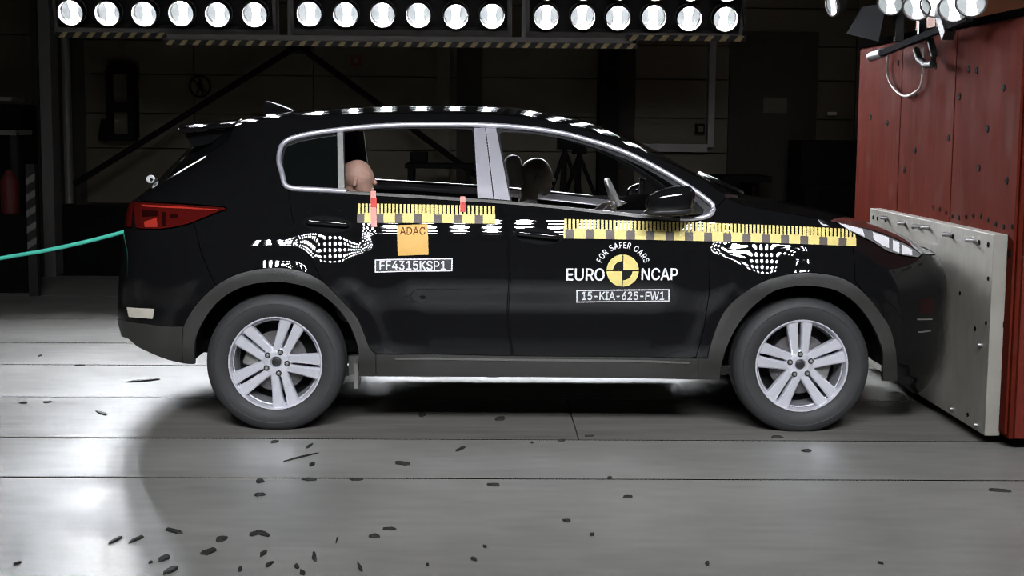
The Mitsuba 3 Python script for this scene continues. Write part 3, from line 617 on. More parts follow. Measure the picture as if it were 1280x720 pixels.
# --- inner door panels and ledges
inner_p = sg.box(-1.62, .36, .90, 1.12).union(P((360, 236), *BELT, (880, 268), (860, 300), (380, 300)))
v, f, n = panel_mesh(inner_p.difference(arch_r.buffer(.02)).difference(arch_f.buffer(.02)), .085, .04, 0)
putn('car__door_lining', v, f, n, INTER); v, f, n = mirror(v, f, n); putn('car__door_lining_001', v, f, n, INTER)
bw = surf(smoothline([(358, 234.5), (400, 237.2)] + BELT + [(880, 272)], 4)); ms = []
vv = []
for x, z in bw:
    s0 = float(S(x, z)); vv += [(x, s0 + .004, z - .006), (x, s0 + .025, z + .002), (x, s0 + .060, z - .003), (x, s0 + .085, z - .015)]
vv = np.array(vv); i = np.arange(len(bw) - 1)[:, None] * 4 + np.arange(3)[None]; i = i.ravel()
ff = np.vstack([np.stack([i, i + 4, i + 5], 1), np.stack([i, i + 5, i + 1], 1)])
ledge = trimesh.Trimesh(vv, ff, process=False)
fv = []
for x, z in bw:
    s0 = float(S(x, z)); fv += [(x, s0 + .002, z - .02), (x, s0 + .004, z + .005), (x, s0 + .115, z - .016), (x, s0 + .120, z - .05)]
fv = np.array(fv)
put('car__door_sill', ledge, TRIMB, True); lm = mirror(fv, ff); put('car__door_sill_001', trimesh.Trimesh(lm[0], lm[1], process=False), PILLAR, True)

# --- lofted skins across the car
def loft(E, C, p=2.4, nu=41, u0=-1.0, u1=1.0, hyp=0):
    "E: (n,3) near edge, C: (n,2) middle (x, z): a skin from flank to flank"
    E, C = np.asarray(E), np.asarray(C); u = np.linspace(u0, u1, nu)
    w = (np.abs(u)[None, :, None] ** p) if not hyp else ((np.sqrt(u * u + hyp ** 2) - hyp) / (math.sqrt(1 + hyp ** 2) - hyp))[None, :, None]
    xz = C[:, None] + (E[:, None][:, :, [0, 2]] - C[:, None]) * w
    y = YC + u[None] * (YC - E[:, 1])[:, None]
    v = np.stack([xz[..., 0], y, xz[..., 1]], -1); n, m = v.shape[:2]
    i, j = np.meshgrid(np.arange(n - 1), np.arange(m - 1), indexing='ij')
    q = np.stack([i * m + j, (i + 1) * m + j, (i + 1) * m + j + 1, i * m + j + 1], -1).reshape(-1, 4)
    return trimesh.Trimesh(v.reshape(-1, 3), np.vstack([q[:, [0, 1, 2]], q[:, [0, 2, 3]]]), process=False)
def edge3(w): w = np.asarray(w); return np.column_stack([w[:, 0], S(w[:, 0], w[:, 1]), w[:, 1]])
def spl(a, n): a = np.asarray(a, float); return PchipInterpolator(np.arange(len(a)), a)(np.linspace(0, len(a) - 1, n))
CROOF = [(-1.68, 1.555), (-1.5, 1.594), (-1.33, 1.613), (-1.2, 1.625), (-1.02, 1.640), (-.85, 1.649), (-.62, 1.655), (-.44, 1.656), (-.26, 1.653), (-.08, 1.642), (.10, 1.613), (.29, 1.572), (.47, 1.503), (.61, 1.44), (.75, 1.367), (.89, 1.29), (.98, 1.237), (1.10, 1.178)]
NT = 171
te = edge3(np.array(CubicSpline(np.arange(18), surf(TOPE))(np.linspace(0, 17, NT)))); tc = np.array(CubicSpline(np.arange(18), np.array(CROOF))(np.linspace(0, 17, NT)))
ks = 110   # station where the roof meets the windscreen
put('car__roof', loft(te[:ks + 1], tc[:ks + 1], 2.0, 81), PAINT, True)
put('car__windscreen', loft(te[ks:], tc[ks:], 2.4, 41, -.93, .93), GLASS, True)
put('car__pillar_skin', loft(te[ks:], tc[ks:], 2.4, 5, -1, -.93), PAINT, True); put('car__pillar_skin_001', loft(te[ks:], tc[ks:], 2.4, 5, .93, 1), PAINT, True)
hood_w = np.vstack([hood_w, [[float(_xf(hood_w[-1, 1] - .012)) - .006, hood_w[-1, 1] - .012]]]); he = edge3(hood_w); CH = [(1.12, 1.172), (1.25, 1.155), (1.38, 1.136), (1.52, 1.11), (1.66, 1.08), (1.78, 1.045), (1.87, 1.02), (1.97, .985), (2.05, .95), (2.10, .915)]
hc = np.vstack([spl(CH, 60), [[2.115, .905]]])
put('car__bonnet', loft(he, hc, 2.6), PAINT, True)
put('car__cowl', loft(np.array([te[-1], he[0] + [0, .004, -.012]]), np.array([tc[-1], hc[0] + [.0, -.012]]), 2.4), TRIMB, True)
# nose
zf = np.linspace(hood_w[-1, 1], .15, 50)
xe = _xf(zf) - .006; ec = np.column_stack([xe, S(xe, zf), zf])
xc = PchipInterpolator([.1, .15, .22, .32, .5, .7, .8, .88, .93, 1.0], [2.03, 2.08, 2.14, 2.172, 2.178, 2.178, 2.172, 2.145, 2.10, 2.02])(np.linspace(.905, .15, 50))
put('car__nose', loft(ec, np.column_stack([xc, np.linspace(.905, .15, 50)]), 3.0), PAINT, True)
# tail: bumper, hatch, lamps' band, rear window
def tail_loft(z0, z1, n, m, key, off=0.0, u=1.0, nu=41):
    z = np.linspace(z0, z1, n); x = _xr(z) + .006; e = np.column_stack([x, S(x, z), z])
    c = PchipInterpolator([.2, .30, .42, .55, .75, .9, 1.03, 1.12, 1.17, 1.25, 1.38, 1.5, 1.6], [-2.12, -2.17, -2.24, -2.27, -2.25, -2.21, -2.20, -2.19, -2.13, -2.06, -1.94, -1.82, -1.70])(z)
    t = loft(e, np.column_stack([c - off, z]), 2.2, nu, -u, u); put(key, t, m, True)
tail_loft(.43, .54, 8, CLAD, 'car__bumper_trim__middle'); tail_loft(.54, .86, 16, PAINT, 'car__rear_bumper__middle')
tail_loft(.865, 1.155, 20, PAINT, 'car__tailgate'); tail_loft(1.03, 1.10, 6, LAMPR, 'car__tailgate__light_strip', .004, .93)
tail_loft(1.16, 1.545, 30, GLASSD, 'car__rear_window')
# spoiler
se = np.array([at(*q, .42) for q in ((292, 159), (262, 161), (240, 164.5), (226, 166.5))]); ms = []
top_e = np.array([at(*q, .42) for q in ((292, 154.5), (262, 157.5), (240, 159.5), (224, 161.5))])
prof = np.vstack([top_e[:, [0, 2]], se[::-1][:, [0, 2]]]); nu = 31; u = np.linspace(-1, 1, nu); V = []
for k, (x, z) in enumerate(prof):
    back = (k in (2, 3, 4, 5)); V.append(np.column_stack([x - .05 * (1 - np.abs(u) ** 2.5) * back, YC + u * (YC - .40), z + .03 * (1 - np.abs(u) ** 2.4)]))
V = np.array(V); n_ = len(prof); i, j = np.meshgrid(np.arange(n_), np.arange(nu - 1), indexing='ij'); i2 = (i + 1) % n_
q = np.stack([i * nu + j, i2 * nu + j, i2 * nu + j + 1, i * nu + j + 1], -1).reshape(-1, 4)
ff = np.vstack([q[:, [0, 1, 2]], q[:, [0, 2, 3]]]); caps = [[0, a, a + 1] for a in range(1, n_ - 1)]
ff = np.vstack([ff] + [np.array([[0 * nu + e, a * nu + e, (a + 1) * nu + e] for a in range(1, n_ - 1)]) for e in (0, nu - 1)])
put('car__spoiler', trimesh.Trimesh(V.reshape(-1, 3), ff, process=False), PAINT, 40)
sp = P((288, 163), (240, 166.5), (232, 167), (238, 180), (262, 184))
wing = np.array([at(*q, .46) for q in ((288, 161), (230, 166.5), (238, 178), (240, 184), (262, 180))])
wv = np.vstack([wing, wing + [.05, .10, 0]]); put('car__spoiler__side_fin', trimesh.convex.convex_hull(wv), PAINT)
wv2 = wv.copy(); wv2[:, 1] = 2 * YC - wv2[:, 1]; put('car__spoiler__side_fin_001', trimesh.convex.convex_hull(wv2), PAINT)
# antenna fin
fin = np.array([at(*q, YC)[[0, 2]] for q in ((331, 127), (337, 127.3), (366, 138.5), (366, 144), (333, 145))])
m = trimesh.creation.extrude_polygon(sg.Polygon(fin), .05, engine='earcut'); v = m.vertices.copy(); w_ = .35 + .65 * np.clip((1.68 - v[:, 1]) / .07, 0, 1)
m.vertices = np.column_stack([v[:, 0], YC + (v[:, 2] - .025) * w_, v[:, 1]]); put('car__antenna', m, PAINT)
put('car__antenna__edge', tube(CubicSpline(np.arange(4), np.array([at(*q, YC) for q in ((332, 129), (338, 128.2), (352, 132.5), (366, 138.5))]))(np.linspace(0, 3, 20)), .007, 10), CHROME, 50)  # chrome strip added to draw the glint along the black fin
# round target on the tailgate
q = at(189, 224, .62); mk = lathe([(0, -.012), (.016, -.012), (.022, -.006), (.022, .012), (0, .012)], 24)
put('car__target_marker', moved(mk, q[0] - .003, .62, q[2]), WHITE, 30); lab('car__target_marker', label='small round white marker on the tailgate edge')
put('car__target_marker__dot', moved(lathe([(0, -.0135), (.009, -.0135), (.009, -.011)], 16), q[0] + .003, .62, q[2] - .002), INKB)
put('car__target_marker__stem', rod((q[0], .62, q[2]), (q[0] + .09, .66, q[2] - .015), .006), DARKM)
for k_, (a_, b_, c_) in enumerate((((1.10, .50, 1.195), (1.00, .62, 1.245), (.93, .95, 1.285)), ((1.13, 1.02, 1.195), (1.05, 1.12, 1.235), (.95, 1.45, 1.27)))):
    put(num('car__wiper'), tube(CubicSpline(np.arange(3), np.array([a_, b_, c_]))(np.linspace(0, 2, 24)), .012, 8), PAINT, 50)
# --- door handles and mirrors
def capsule(p0, p1, r, flat=.7):
    "a rounded bar along the flank"
    m = manifold3d.Manifold.batch_hull([manifold3d.Manifold.sphere(r, 24).scale((1, .6, flat)).translate(list(map(float, c))) for c in (p0, p1)]).to_mesh()
    return trimesh.Trimesh(m.vert_properties[:, :3], m.tri_verts)
for dn, pl, pr in (('rear_door', (388, 277.5), (432, 281)), ('front_door', (650, 292), (694, 296.5))):
    a, b = surf([pl, pr]); c = (a + b) / 2
    cup = sg.Point(0, 0).buffer(1, 16); cup = affinity.translate(affinity.rotate(affinity.scale(cup, .125, .040), math.degrees(math.atan2(b[1] - a[1], b[0] - a[0]))), c[0], c[1] - .004)
    panel(f'car__{dn}__handle_recess', cup, LINER, -.003, .012, .002)
    bar_ = capsule((a[0], float(S(*a)) - .026, a[1] + .004), (b[0], float(S(*b)) - .026, b[1] + .004), .021)
    put(f'car__{dn}__handle', bar_, PAINT, 50); mv = mirror(np.array(bar_.vertices), np.array(bar_.faces))
    _count[f'car__{dn}__handle'] = 2; put(f'car__{dn}__handle_001', trimesh.Trimesh(mv[0], mv[1]), PAINT, 50)
def superell(c, r, e=.75, n=40):
    m = trimesh.creation.icosphere(4); v = m.vertices; v = np.sign(v) * np.abs(v) ** e; m.vertices = v * np.array(r) + np.array(c); return m
c = at(838, 251, -.11)
for side in (0, 1):
    sfx = '' if side == 0 else '_001'
    sh = superell((0, 0, 0), (.118, .075, .074)); v = np.array(sh.vertices); v[:, 2] *= np.where(v[:, 2] > 0, 1 - .28 * np.clip(-v[:, 0] / .118, -.6, 1), 1 + .0 * v[:, 0]); v[:, 0] += .25 * v[:, 2]
    fc = np.array(sh.faces); v = v + np.array([c[0], -.10, c[2] - .004])
    lo = trimesh.Trimesh(v[:, :] * 1, fc)
    arm = trimesh.convex.convex_hull(np.array([at(px, py, y) for px, py, y in ((846, 258, -.06), (870, 252, -.06), (852, 268, -.06), (866, 266, -.06), (856, 258, .05), (880, 262, .06), (858, 270, .06), (878, 268, .06))]))
    band = v.copy(); band = (band - [c[0], -.10, c[2]]) * [1.012, 1.012, .30] + [c[0] - .006, -.10, c[2] - .052]
    av, af = np.array(arm.vertices), np.array(arm.faces)
    if side:
        band = mirror(band, fc)[0]; v, fc, _ = mirror(v, fc); av, af, _ = mirror(av, af)
        ctr = v.mean(0); sh_ = np.array([.09, -.02, -.045]); v = (v - ctr) * .85 + ctr + sh_; band = (band - ctr) * .85 + ctr + sh_; av = av + sh_ * [.6, 1, .6]
    put('car__door_mirror' + sfx, trimesh.Trimesh(v, fc), PAINT, True); put(f'car__door_mirror{sfx}__arm', trimesh.Trimesh(av, af), TRIMB, 30)
    put(f'car__door_mirror{sfx}__lower_trim', trimesh.Trimesh(band, fc), TRIMB, True)
# --- underbody, arch liners, cabin
put('car__floor_pan', cat([box(-2.0, -1.75, .30, 1.56, .44, .50), box(-1.76, 1.95, .30, 1.56, .36, .42), box(-.90, .88, .13, 1.73, .275, .40)]), LINER)
put('car__firewall', box(.92, .96, .14, 1.72, .36, 1.14), LINER)
put('car__boot_wall', box(-1.62, -1.58, .30, 1.56, .36, 1.14), LINER)
put('car__parcel_shelf', box(-2.0, -1.55, .34, 1.52, 1.08, 1.10), INTER)
for wx in (WXR, WXF):
    g = np.linspace(.0, np.pi, 30); r = .425
    for side in (0, 1):
        y0, y1 = (.05, .36) if side == 0 else (2 * YC - .36, 2 * YC - .05)
        a = np.column_stack([wx + r * np.cos(g), np.full(30, y0), WZ + r * np.sin(g)]); b = a.copy(); b[:, 1] = y1
        v = np.vstack([a, b, [[wx, y1 if side == 0 else y0, WZ]]]); i = np.arange(29)
        o = 30 if side == 0 else 0
        f = np.vstack([np.stack([i, i + 1, i + 31], 1), np.stack([i, i + 31, i + 30], 1), np.stack([i * 0 + 60, i + o, i + 1 + o], 1)])
        put(num('car__arch_liner'), trimesh.Trimesh(v, f, process=False), LINER)
put('car__suspension_arm', cat([bar((-1.0, .32, .25), (-1.335, .5, .30), .06, .05), rod((-1.335, .2, .342), (-1.335, 1.66, .342), .04)]), GREYM)
put('car__suspension_arm_001', cat([bar((1.0, .45, .25), (1.335, .3, .30), .06, .05), rod((1.335, .2, .342), (1.335, 1.66, .342), .035)]), GREYM)
put('car__mud_flap', cat([box(-.945, -.925, .10, .28, .20, .33), box(-.99, -.93, .28, .5, .24, .34)]), GREYM)
for d in (0, .33, .95): put(num('car__jacking_tab'), box(-.60 + d, -.545 + d, .10, .13, .262, .280), STEEL)
put('car__dashboard', trimesh.convex.convex_hull(np.array([(x, y, z) for y in (.22, 1.64) for x, z in ((.52, .95), (.48, 1.08), (.62, 1.13), (.95, 1.13), (.95, .8), (.6, .8))])), DASH)
put('car__roof_lining', loft(te[4:ks - 2] + [0, .05, -.045], tc[4:ks - 2] - [0, .05], 2.4, 15, -.96, .96), INTER, True)
# --- wheels
TY = [(.228, .045), (.236, .022), (.243, .016), (.262, .004), (.285, 0), (.30, .0005), (.3015, .002), (.304, .0005), (.318, .004), (.333, .014), (.344, .028), (.3485, .042), (.350, .058), (.344, .060), (.344, .066), (.3510, .068), (.352, .095), (.345, .097), (.345, .105), (.352, .107), (.352, .128), (.345, .130), (.345, .138), (.351, .140), (.350, .17), (.3485, .183), (.344, .197), (.333, .211), (.31, .222), (.26, .22), (.228, .19)]
def spoke_set(rot):
    out = []
    for k in range(5):
        a = math.radians(rot + 72 * k); er = np.array([math.cos(a), 0, math.sin(a)]); et = np.array([-math.sin(a), 0, math.cos(a)]); ms = []
        for s in (-1, 1):
            pts = []
            for r, o, w, yf, yb in ((.038, .021, .020, .050, .085), (.10, .028, .021, .043, .085), (.17, .034, .0255, .034, .080), (.229, .038, .031, .026, .075)):
                for e, y in ((-.72, yf), (.72, yf), (-1, yf + .008), (1, yf + .008), (-1.0, yb), (1.0, yb)): pts.append(er * r + et * (s * o + e * w) + np.array([0, y, 0]))
            pts = np.array(pts).reshape(4, 6, 3)
            for q in range(3): ms.append(trimesh.convex.convex_hull(pts[q:q + 2].reshape(-1, 3)))
        out.append(cat(ms))
    return out
rim = cat([lathe([(.224, .050), (.226, .024), (.231, .016), (.237, .016), (.238, .024), (.233, .030)], 72), lathe([(.226, .030), (.221, .055), (.214, .060)], 72)])
barrel = lathe([(.222, .05), (.212, .075), (.205, .11), (.20, .20)], 72)
hub = lathe([(.0, .058), (.024, .058), (.030, .047), (.062, .047), (.075, .056), (.08, .085), (0, .085)], 48)
cap_ = lathe([(0, .052), (.018, .053), (.0235, .056), (.024, .06)], 32)
disc_ = lathe([(.06, .098), (.065, .086), (.155, .092), (.155, .112), (0, .112)], 64)
back_ = lathe([(0, .15), (.20, .15)], 40)
cal = box(.085, .165, .082, .13, -.075, .075, .015)
shadow_disc = lathe([(.0, -.001), (.0145, -.001), (.0150, .002)], 16)  # dark disc behind each nut, painting in its shadow on the hub
nut = lathe([(0, -.012), (.007, -.012), (.0095, -.006), (.0095, .012)], 6); nut.vertices[:, 1] -= .004
for i, (wx, yy, rot, side) in enumerate(((WXR, .006, 67, 0), (WXF, .012, 93.5, 0), (WXR, .006, 20, 1), (WXF, .012, 50, 1))):
    k = num('car__wheel'); lab(k)
    def pw(nm, m, mt, sm=40):
        m = m.copy(); v = np.array(m.vertices) + [wx, yy, WZ]; f = np.array(m.faces)
        if 'tyre' in nm: v[:, 2] = np.where(v[:, 2] < 0, 0, v[:, 2])
        if side: v, f, _ = mirror(v, f)
        put(num(f'{k}__{nm}'), trimesh.Trimesh(v, f, process=False), mt, sm)
    pw('tyre', lathe(TY, 96), RUB); pw('rim', rim, ALLOY); pw('barrel', barrel, BARREL); pw('hub', hub, ALLOY); pw('centre_cap', cap_, TRIMB)
    for s_ in spoke_set(rot): pw('spoke', s_, ALLOY, 25)
    for j in range(5):
        a = math.radians(rot + 72 * j); pw('lug_shadow', moved(shadow_disc, .056 * math.cos(a), .0465, .056 * math.sin(a)), TRIMB, 30); pw('lug_nut', moved(nut, .056 * math.cos(a), .050, .056 * math.sin(a)), STEEL, 30)
    pw('brake_disc', disc_, BRAKE); pw('brake_back_plate', back_, LINER)
    cc = cal.copy(); cc.apply_transform(trimesh.transformations.rotation_matrix(math.radians(-160 if i % 2 == 0 else 15), (0, 1, 0))); pw('caliper', cc, GREYM)
    labels.pop(k, None)
# --- seats
def seat(x, y, w, key):
    put(key + '__cushion', box(x - .02, x + .48, y - w / 2, y + w / 2, .42, .60, .05), SEAT, 30)
    b = box(-.06, .07, -w / 2, w / 2, .0, .62, .05); b.apply_transform(trimesh.transformations.rotation_matrix(-.32, (0, 1, 0))); b.apply_translation((x, y, .52)); put(key + '__backrest', b, SEAT, 30)
    h = box(-.05, .05, -.13, .13, 0, .19, .04); h.apply_transform(trimesh.transformations.rotation_matrix(-.22, (0, 1, 0))); h.apply_translation((x - .235, y, 1.185)); put(key + '__headrest', h, SEAT, 30)
seat(.15, 1.36, .50, 'car__front_seat'); seat(-.02, .54, .50, 'car__front_seat_001')
scene.pop('car__front_seat_001__headrest')
put('car__rear_bench__cushion', box(-.98, -.48, .28, 1.58, .42, .60, .05), SEAT, 30)
b = box(-.06, .08, .28, 1.58, 0, .56, .05); b.apply_transform(trimesh.transformations.rotation_matrix(-.35, (0, 1, 0))); b.apply_translation((-.98, 0, .52)); put('car__rear_bench__backrest', b, SEAT, 30)
# steering wheel, nearly edge-on
g = np.linspace(0, 2 * np.pi, 48); sc0 = at(775, 249, 1.32)
ring = np.stack([np.zeros(48), .185 * np.cos(g), .185 * np.sin(g)], 1); Mr = trimesh.transformations.rotation_matrix(-.38, (0, 1, 0))[:3, :3]; ring = ring @ Mr.T
SWC = np.array([sc0[0] - .01, 1.32, sc0[2] - .06])
put('car__steering_wheel__ring', tube(ring + SWC, .016, 10, False), PALE, True)
put('car__steering_wheel__hub', moved(box(-.03, .05, -.10, .10, -.05, .05, .02), *SWC), INTER, 30)
put('car__steering_wheel__spoke', cat([bar(SWC, SWC + ring[k], .03, .015) for k in (0, 23, 35)]), INTER)
put('car__steering_wheel__column', rod(SWC, SWC + [.45, 0, -.16], .03), INTER, 40)

# ------------------------------------------------------------------ crash test dummies
def dummy(key, head, hr, skin, label, far, reach):
    "head: centre of the skull; a seated figure facing +x"
    x, y, z = head; k = hr / .1
    def q(a, b, c): return (x + a * k, y + b * k, z + c * k)
    hip = (q(-.02, -.09, -.72), q(-.02, .09, -.72)); sh = (q(-.10, -.19, -.26), q(-.10, .19, -.26))
    js = [((q(-.10, 0, -.32), .13 * k), (q(-.05, 0, -.66), .135 * k)), ((sh[0], .065 * k), (sh[1], .065 * k)), ((q(-.03, -.07, -.68), .09 * k), (q(-.03, .07, -.68), .09 * k))]
    for s in (0, 1):
        d = (-1, 1)[s]; kn = q(.42, .11 * d, -.60); ft = q(.62, .12 * d, -1.02)
        ft = (ft[0], ft[1], max(ft[2], .42))
        js += [((hip[s], .085 * k), (kn, .06 * k)), ((kn, .058 * k), (ft, .04 * k)), ((ft, .04 * k), ((ft[0] + .14 * k, ft[1], ft[2] - .0), .03 * k))]
        el = q(.10, .23 * d, -.50)
        js += [((sh[s], .058 * k), (el, .045 * k))]
        if not reach: js += [((el, .043 * k), (q(.30, .17 * d, -.52), .033 * k))]
        else: js += [((el, .043 * k), ((reach[0] - .07, reach[1] + .17 * d, reach[2]), .032 * k))]
    put(key + '__body', hull_chain(js, .02, 12), CLOTH, True)
    hands = []
    for s in (0, 1):
        d = (-1, 1)[s]; w = np.array(q(.31, .165 * d, -.52)) if not reach else np.array((reach[0] - .05, reach[1] + .17 * d, reach[2] + .01))
        b = [((w, .028 * k), (w + np.array([.05, -.02 * d, .005]) * k, .026 * k))]
        for fi in range(4):
            o = w + np.array([.055 + .004 * (1.5 - abs(fi - 1.5)), -.02 * d, .030 - .019 * fi]) * k
            b += [((o, .0095 * k), (o + np.array([.035, -.004 * d, .0]) * k, .009 * k)), ((o + np.array([.035, -.004 * d, 0]) * k, .009 * k), (o + np.array([.045, -.022 * d, -.02]) * k, .008 * k))]
        b += [((w + np.array([.02, 0, .02]) * k, .011 * k), (w + np.array([.06, -.045 * d, .035]) * k, .009 * k))]
        put(num(key + '__hand'), hull_chain(b, .004, 4), skin, True)
    # head: skull, face, chin, nose, ears and neck in one surface
    hb = [((q(-.012, 0, .012), .092 * k), (q(.012, 0, .0), .088 * k)), ((q(.0, 0, .02), .088 * k), (q(.035, 0, -.06), .060 * k)), ((q(.045, 0, -.085), .042 * k), (q(.02, 0, -.03), .075 * k)),
          ((q(-.03, 0, -.05), .058 * k), (q(-.07, 0, -.22), .056 * k)), ((q(.086, 0, .000), .012 * k), (q(.106, 0, -.030), .013 * k)), ((q(.088, -.02, -.068), .010 * k), (q(.088, .02, -.068), .010 * k)),
          ((q(.080, -.03, .02), .011 * k), (q(.080, .03, .02), .011 * k))]
    for d in (-1, 1): hb += [((q(-.005, .088 * d, -.01), .014 * k), (q(-.012, .09 * d, -.04), .012 * k))]
    put(key + '__head', hull_chain(hb, .007, 6), skin, True)
    for d in (-1, 1): put(num(key + '__eye'), trimesh.creation.icosphere(2, .012 * k).apply_translation(q(.079, .033 * d, .000)), INKB, True)
    lab(key, label, 'crash test dummy')
hc1 = at(447, 222, .52); dummy('crash_dummy', (hc1[0], .52, hc1[2]), .088, SKIN, 'small pinkish bald dummy sitting at the rear side window', False, None)
hc2 = at(671, 219, 1.30); dummy('crash_dummy_001', (hc2[0], 1.30, hc2[2]), .095, SKIND, 'dark greenish driver dummy behind the steering wheel in the front window', True, tuple(SWC))

# ------------------------------------------------------------------ tapes, stickers and plates on the doors
def on_flank(mesh_xy, x0, z0, off=-.005):
    "flat lettering (xy, extruded +z) laid on the flank"
    v = mesh_xy.vertices; X, Z = x0 + v[:, 0], z0 + v[:, 1]
    m = trimesh.Trimesh(np.column_stack([X, S(X, Z) + off - v[:, 2], Z]), mesh_xy.faces[:, ::-1], process=False); return m
def ruler(key, top, bot, n, lead, frac, tick_h=.55, clip=None, teeth=5):
    "top, bot: pixel lines (2 or more points) of the tape; n squares"
    def seg(a, b, c, d):
        def pt(t, v):
            ta = np.array([np.interp(t, np.linspace(0, 1, len(top)), [p[0] for p in top]), np.interp(t, np.linspace(0, 1, len(top)), [p[1] for p in top])])
            tb = np.array([np.interp(t, np.linspace(0, 1, len(bot)), [p[0] for p in bot]), np.interp(t, np.linspace(0, 1, len(bot)), [p[1] for p in bot])])
            return ta + (tb - ta) * v
        return [pt(a, c), pt(b, c), pt(b, d), pt(a, d)]
    clipw = P(*clip) if clip else None
    cl = lambda g: g.intersection(clipw) if clipw is not None else g
    mid = [seg(a, b, 0.5, 1.0) for a, b in zip(np.linspace(0, 1, 13)[:-1], np.linspace(0, 1, 13)[1:])]
    panel(key, cl(unary_union([P(*q).buffer(.0005) for q in mid])), TAPEG, -.003, .012, .002, far=False)
    sq = [P(*seg(max(0, (i + lead) / n), min(1, (i + lead + frac) / n), .5, 1.0)) for i in range(-1, n) if (i + lead + frac) > .05 and (i + lead) < n]
    for g in sq:
        if not g.is_empty and not cl(g).is_empty: panel(key + '__square', cl(g), YEL, -.0045, .012, .001, far=False)
    tk = [P(*seg((i + .16) / (n * teeth), min(1, (i + .82) / (n * teeth)), .04, .56)) for i in range(n * teeth)]
    panel(key + '__tick', cl(unary_union(tk)), YEL, -.0045, .02, .001, far=False); lab(key + '__tick', kind='stuff')
lab('car__rear_door__ruler_tape', label='yellow and grey ruler tape on the rear door'); lab('car__front_door__ruler_tape', label='long yellow and grey ruler tape on the front door and wing')
ruler('car__rear_door__ruler_tape', [(446.5, 253), (530, 254.5), (619.5, 256.5)], [(446.5, 278.5), (530, 278.5), (619.5, 279.5)], 7, .38, .6)
ruler('car__front_door__ruler_tape', [(704.5, 272.5), (800, 275), (890, 277.5), (980, 281), (1070, 285.5)], [(704.5, 298), (800, 299.5), (890, 301.5), (980, 304), (1070, 307.5)], 15, .50, .58,
      clip=[(700, 265), (1045, 265), (1046, 280), (1062, 288.5), (1069.5, 294), (1070.5, 312), (700, 312)])
rt = 'car__rear_door__red_tape'
panel(rt, P((463.3, 238.5), (470, 238.5), (471.3, 283.5), (464, 283.5)), PINKT, -.007, .01, .002, far=False, label='red tape strip over the rear end of the ruler tape')
panel(rt + '__red_piece', P((464, 247), (471, 247), (471.2, 259), (463.6, 259)), REDT, -.0085, .01, .001, far=False)
panel(rt, P((575.3, 245), (581.8, 245.5), (582.3, 265), (575.3, 264.5)), PINKT, -.007, .01, .002, far=False, label='short red tape strip over the front part of the ruler tape')
panel(rt + '_001__red_piece', P((575.6, 253), (582, 253), (582, 264.5), (575.2, 264.5)), REDT, -.0085, .01, .001, far=False)
panel('car__rear_door__square_sticker', P((496.3, 281.3), (534.8, 280.2), (535.7, 318.3), (497.2, 319.7)), ORNG, -.004, .015, .0015, far=False, label='square orange sticker on the rear door')
def text_on(key, text, m, pl, pr, pbase, hpx, bold=False, off=-.0045, squeeze=True):
    "lettering whose left and right ends and baseline are given on the flank"
    a, b = surf([(pl, pbase), (pr, pbase)]); top_ = surf([(pl, pbase - hpx)])[0]
    t = meshkit.text_mesh(text, top_[1] - a[1], .0012, bold); w = t.bounds[1, 0] - t.bounds[0, 0]; t.apply_translation((-t.bounds[0, 0], 0, 0))
    L = np.hypot(*(b - a)); t.vertices[:, 0] *= L / w; sl = (b[1] - a[1]) / L; t.vertices[:, 1] += t.vertices[:, 0] * sl
    put(key, on_flank(t, a[0], a[1], off), m)
text_on('car__rear_door__square_sticker__lettering', 'ADAC', INK, 500, 531.5, 293, 9.2, off=-.0058)
def plate(key, corners, text, tl, tr, tb, th, label, mt):
    g = P(*corners); panel(key, g, WHITE, -.004, .015, .0015, far=False, label=label)
    panel(key + '__field', g.buffer(-.0065, join_style='mitre'), mt, -.0055, .015, .001, far=False); text_on(key + '__lettering', text, WHITE, tl, tr, tb, th, True, -.0068)
plate('car__rear_door__number_plate', [(468.5, 324.2), (565.8, 322.5), (565.5, 339), (468.5, 340.8)], 'FF4315KSP1', 474.5, 557.5, 337, 11, 'small grey plate with white lettering under the orange sticker', PLATE)
plate('car__front_door__number_plate', [(720.3, 362.3), (836.8, 361.2), (836.8, 377), (720.3, 378.2)], '15-KIA-625-FW1', 727, 830, 374.6, 10, 'long grey plate with white lettering under the round emblem', PLATE)
# round emblem
ek = 'car__front_door__emblem'; ec_ = surf([(778.3, 338.2)])[0]; er_ = 20.3 * 7.17 / FOC
disc_y = sg.Point(*ec_).buffer(er_, 32)
panel(ek, disc_y, YEL, -.004, .01, .0015, far=False, label='round yellow and black quartered emblem with white lettering')
qx, qz = ec_
inner = sg.Point(qx, qz).buffer(er_ * .60, 32)
quad = inner.intersection(sg.box(qx - 1, qz, qx, qz + 1)).union(inner.intersection(sg.box(qx, qz - 1, qx + 1, qz)))
lines = sg.LineString([(qx - er_, qz), (qx + er_, qz)]).buffer(.0022).union(sg.LineString([(qx, qz - er_), (qx, qz + er_)]).buffer(.0022)).intersection(disc_y)
panel(ek + '__quarter', quad.union(lines), INKB, -.0055, .008, .001, far=False)
text_on(ek + '__lettering', 'EURO', WHITE, 707.5, 755.5, 350.3, 14.6, True); text_on(ek + '__lettering_001', 'NCAP', WHITE, 801.5, 847, 349.6, 14.2, True)
ms = []; word = 'FOR SAFER CARS'; Rt = er_ * 1.40; hh = er_ * .36; adv = []
for ch in word:
    if ch == ' ': adv.append(hh * .50); continue
    t = meshkit.text_mesh(ch, hh, .0012, True); adv.append(t.bounds[1, 0] - t.bounds[0, 0] + hh * .14)
tot = sum(adv); a0 = math.pi / 2 + tot / Rt / 2; sc2 = math.radians(142) / (tot / Rt); pos = 0; a0 = math.pi / 2 + math.radians(71)
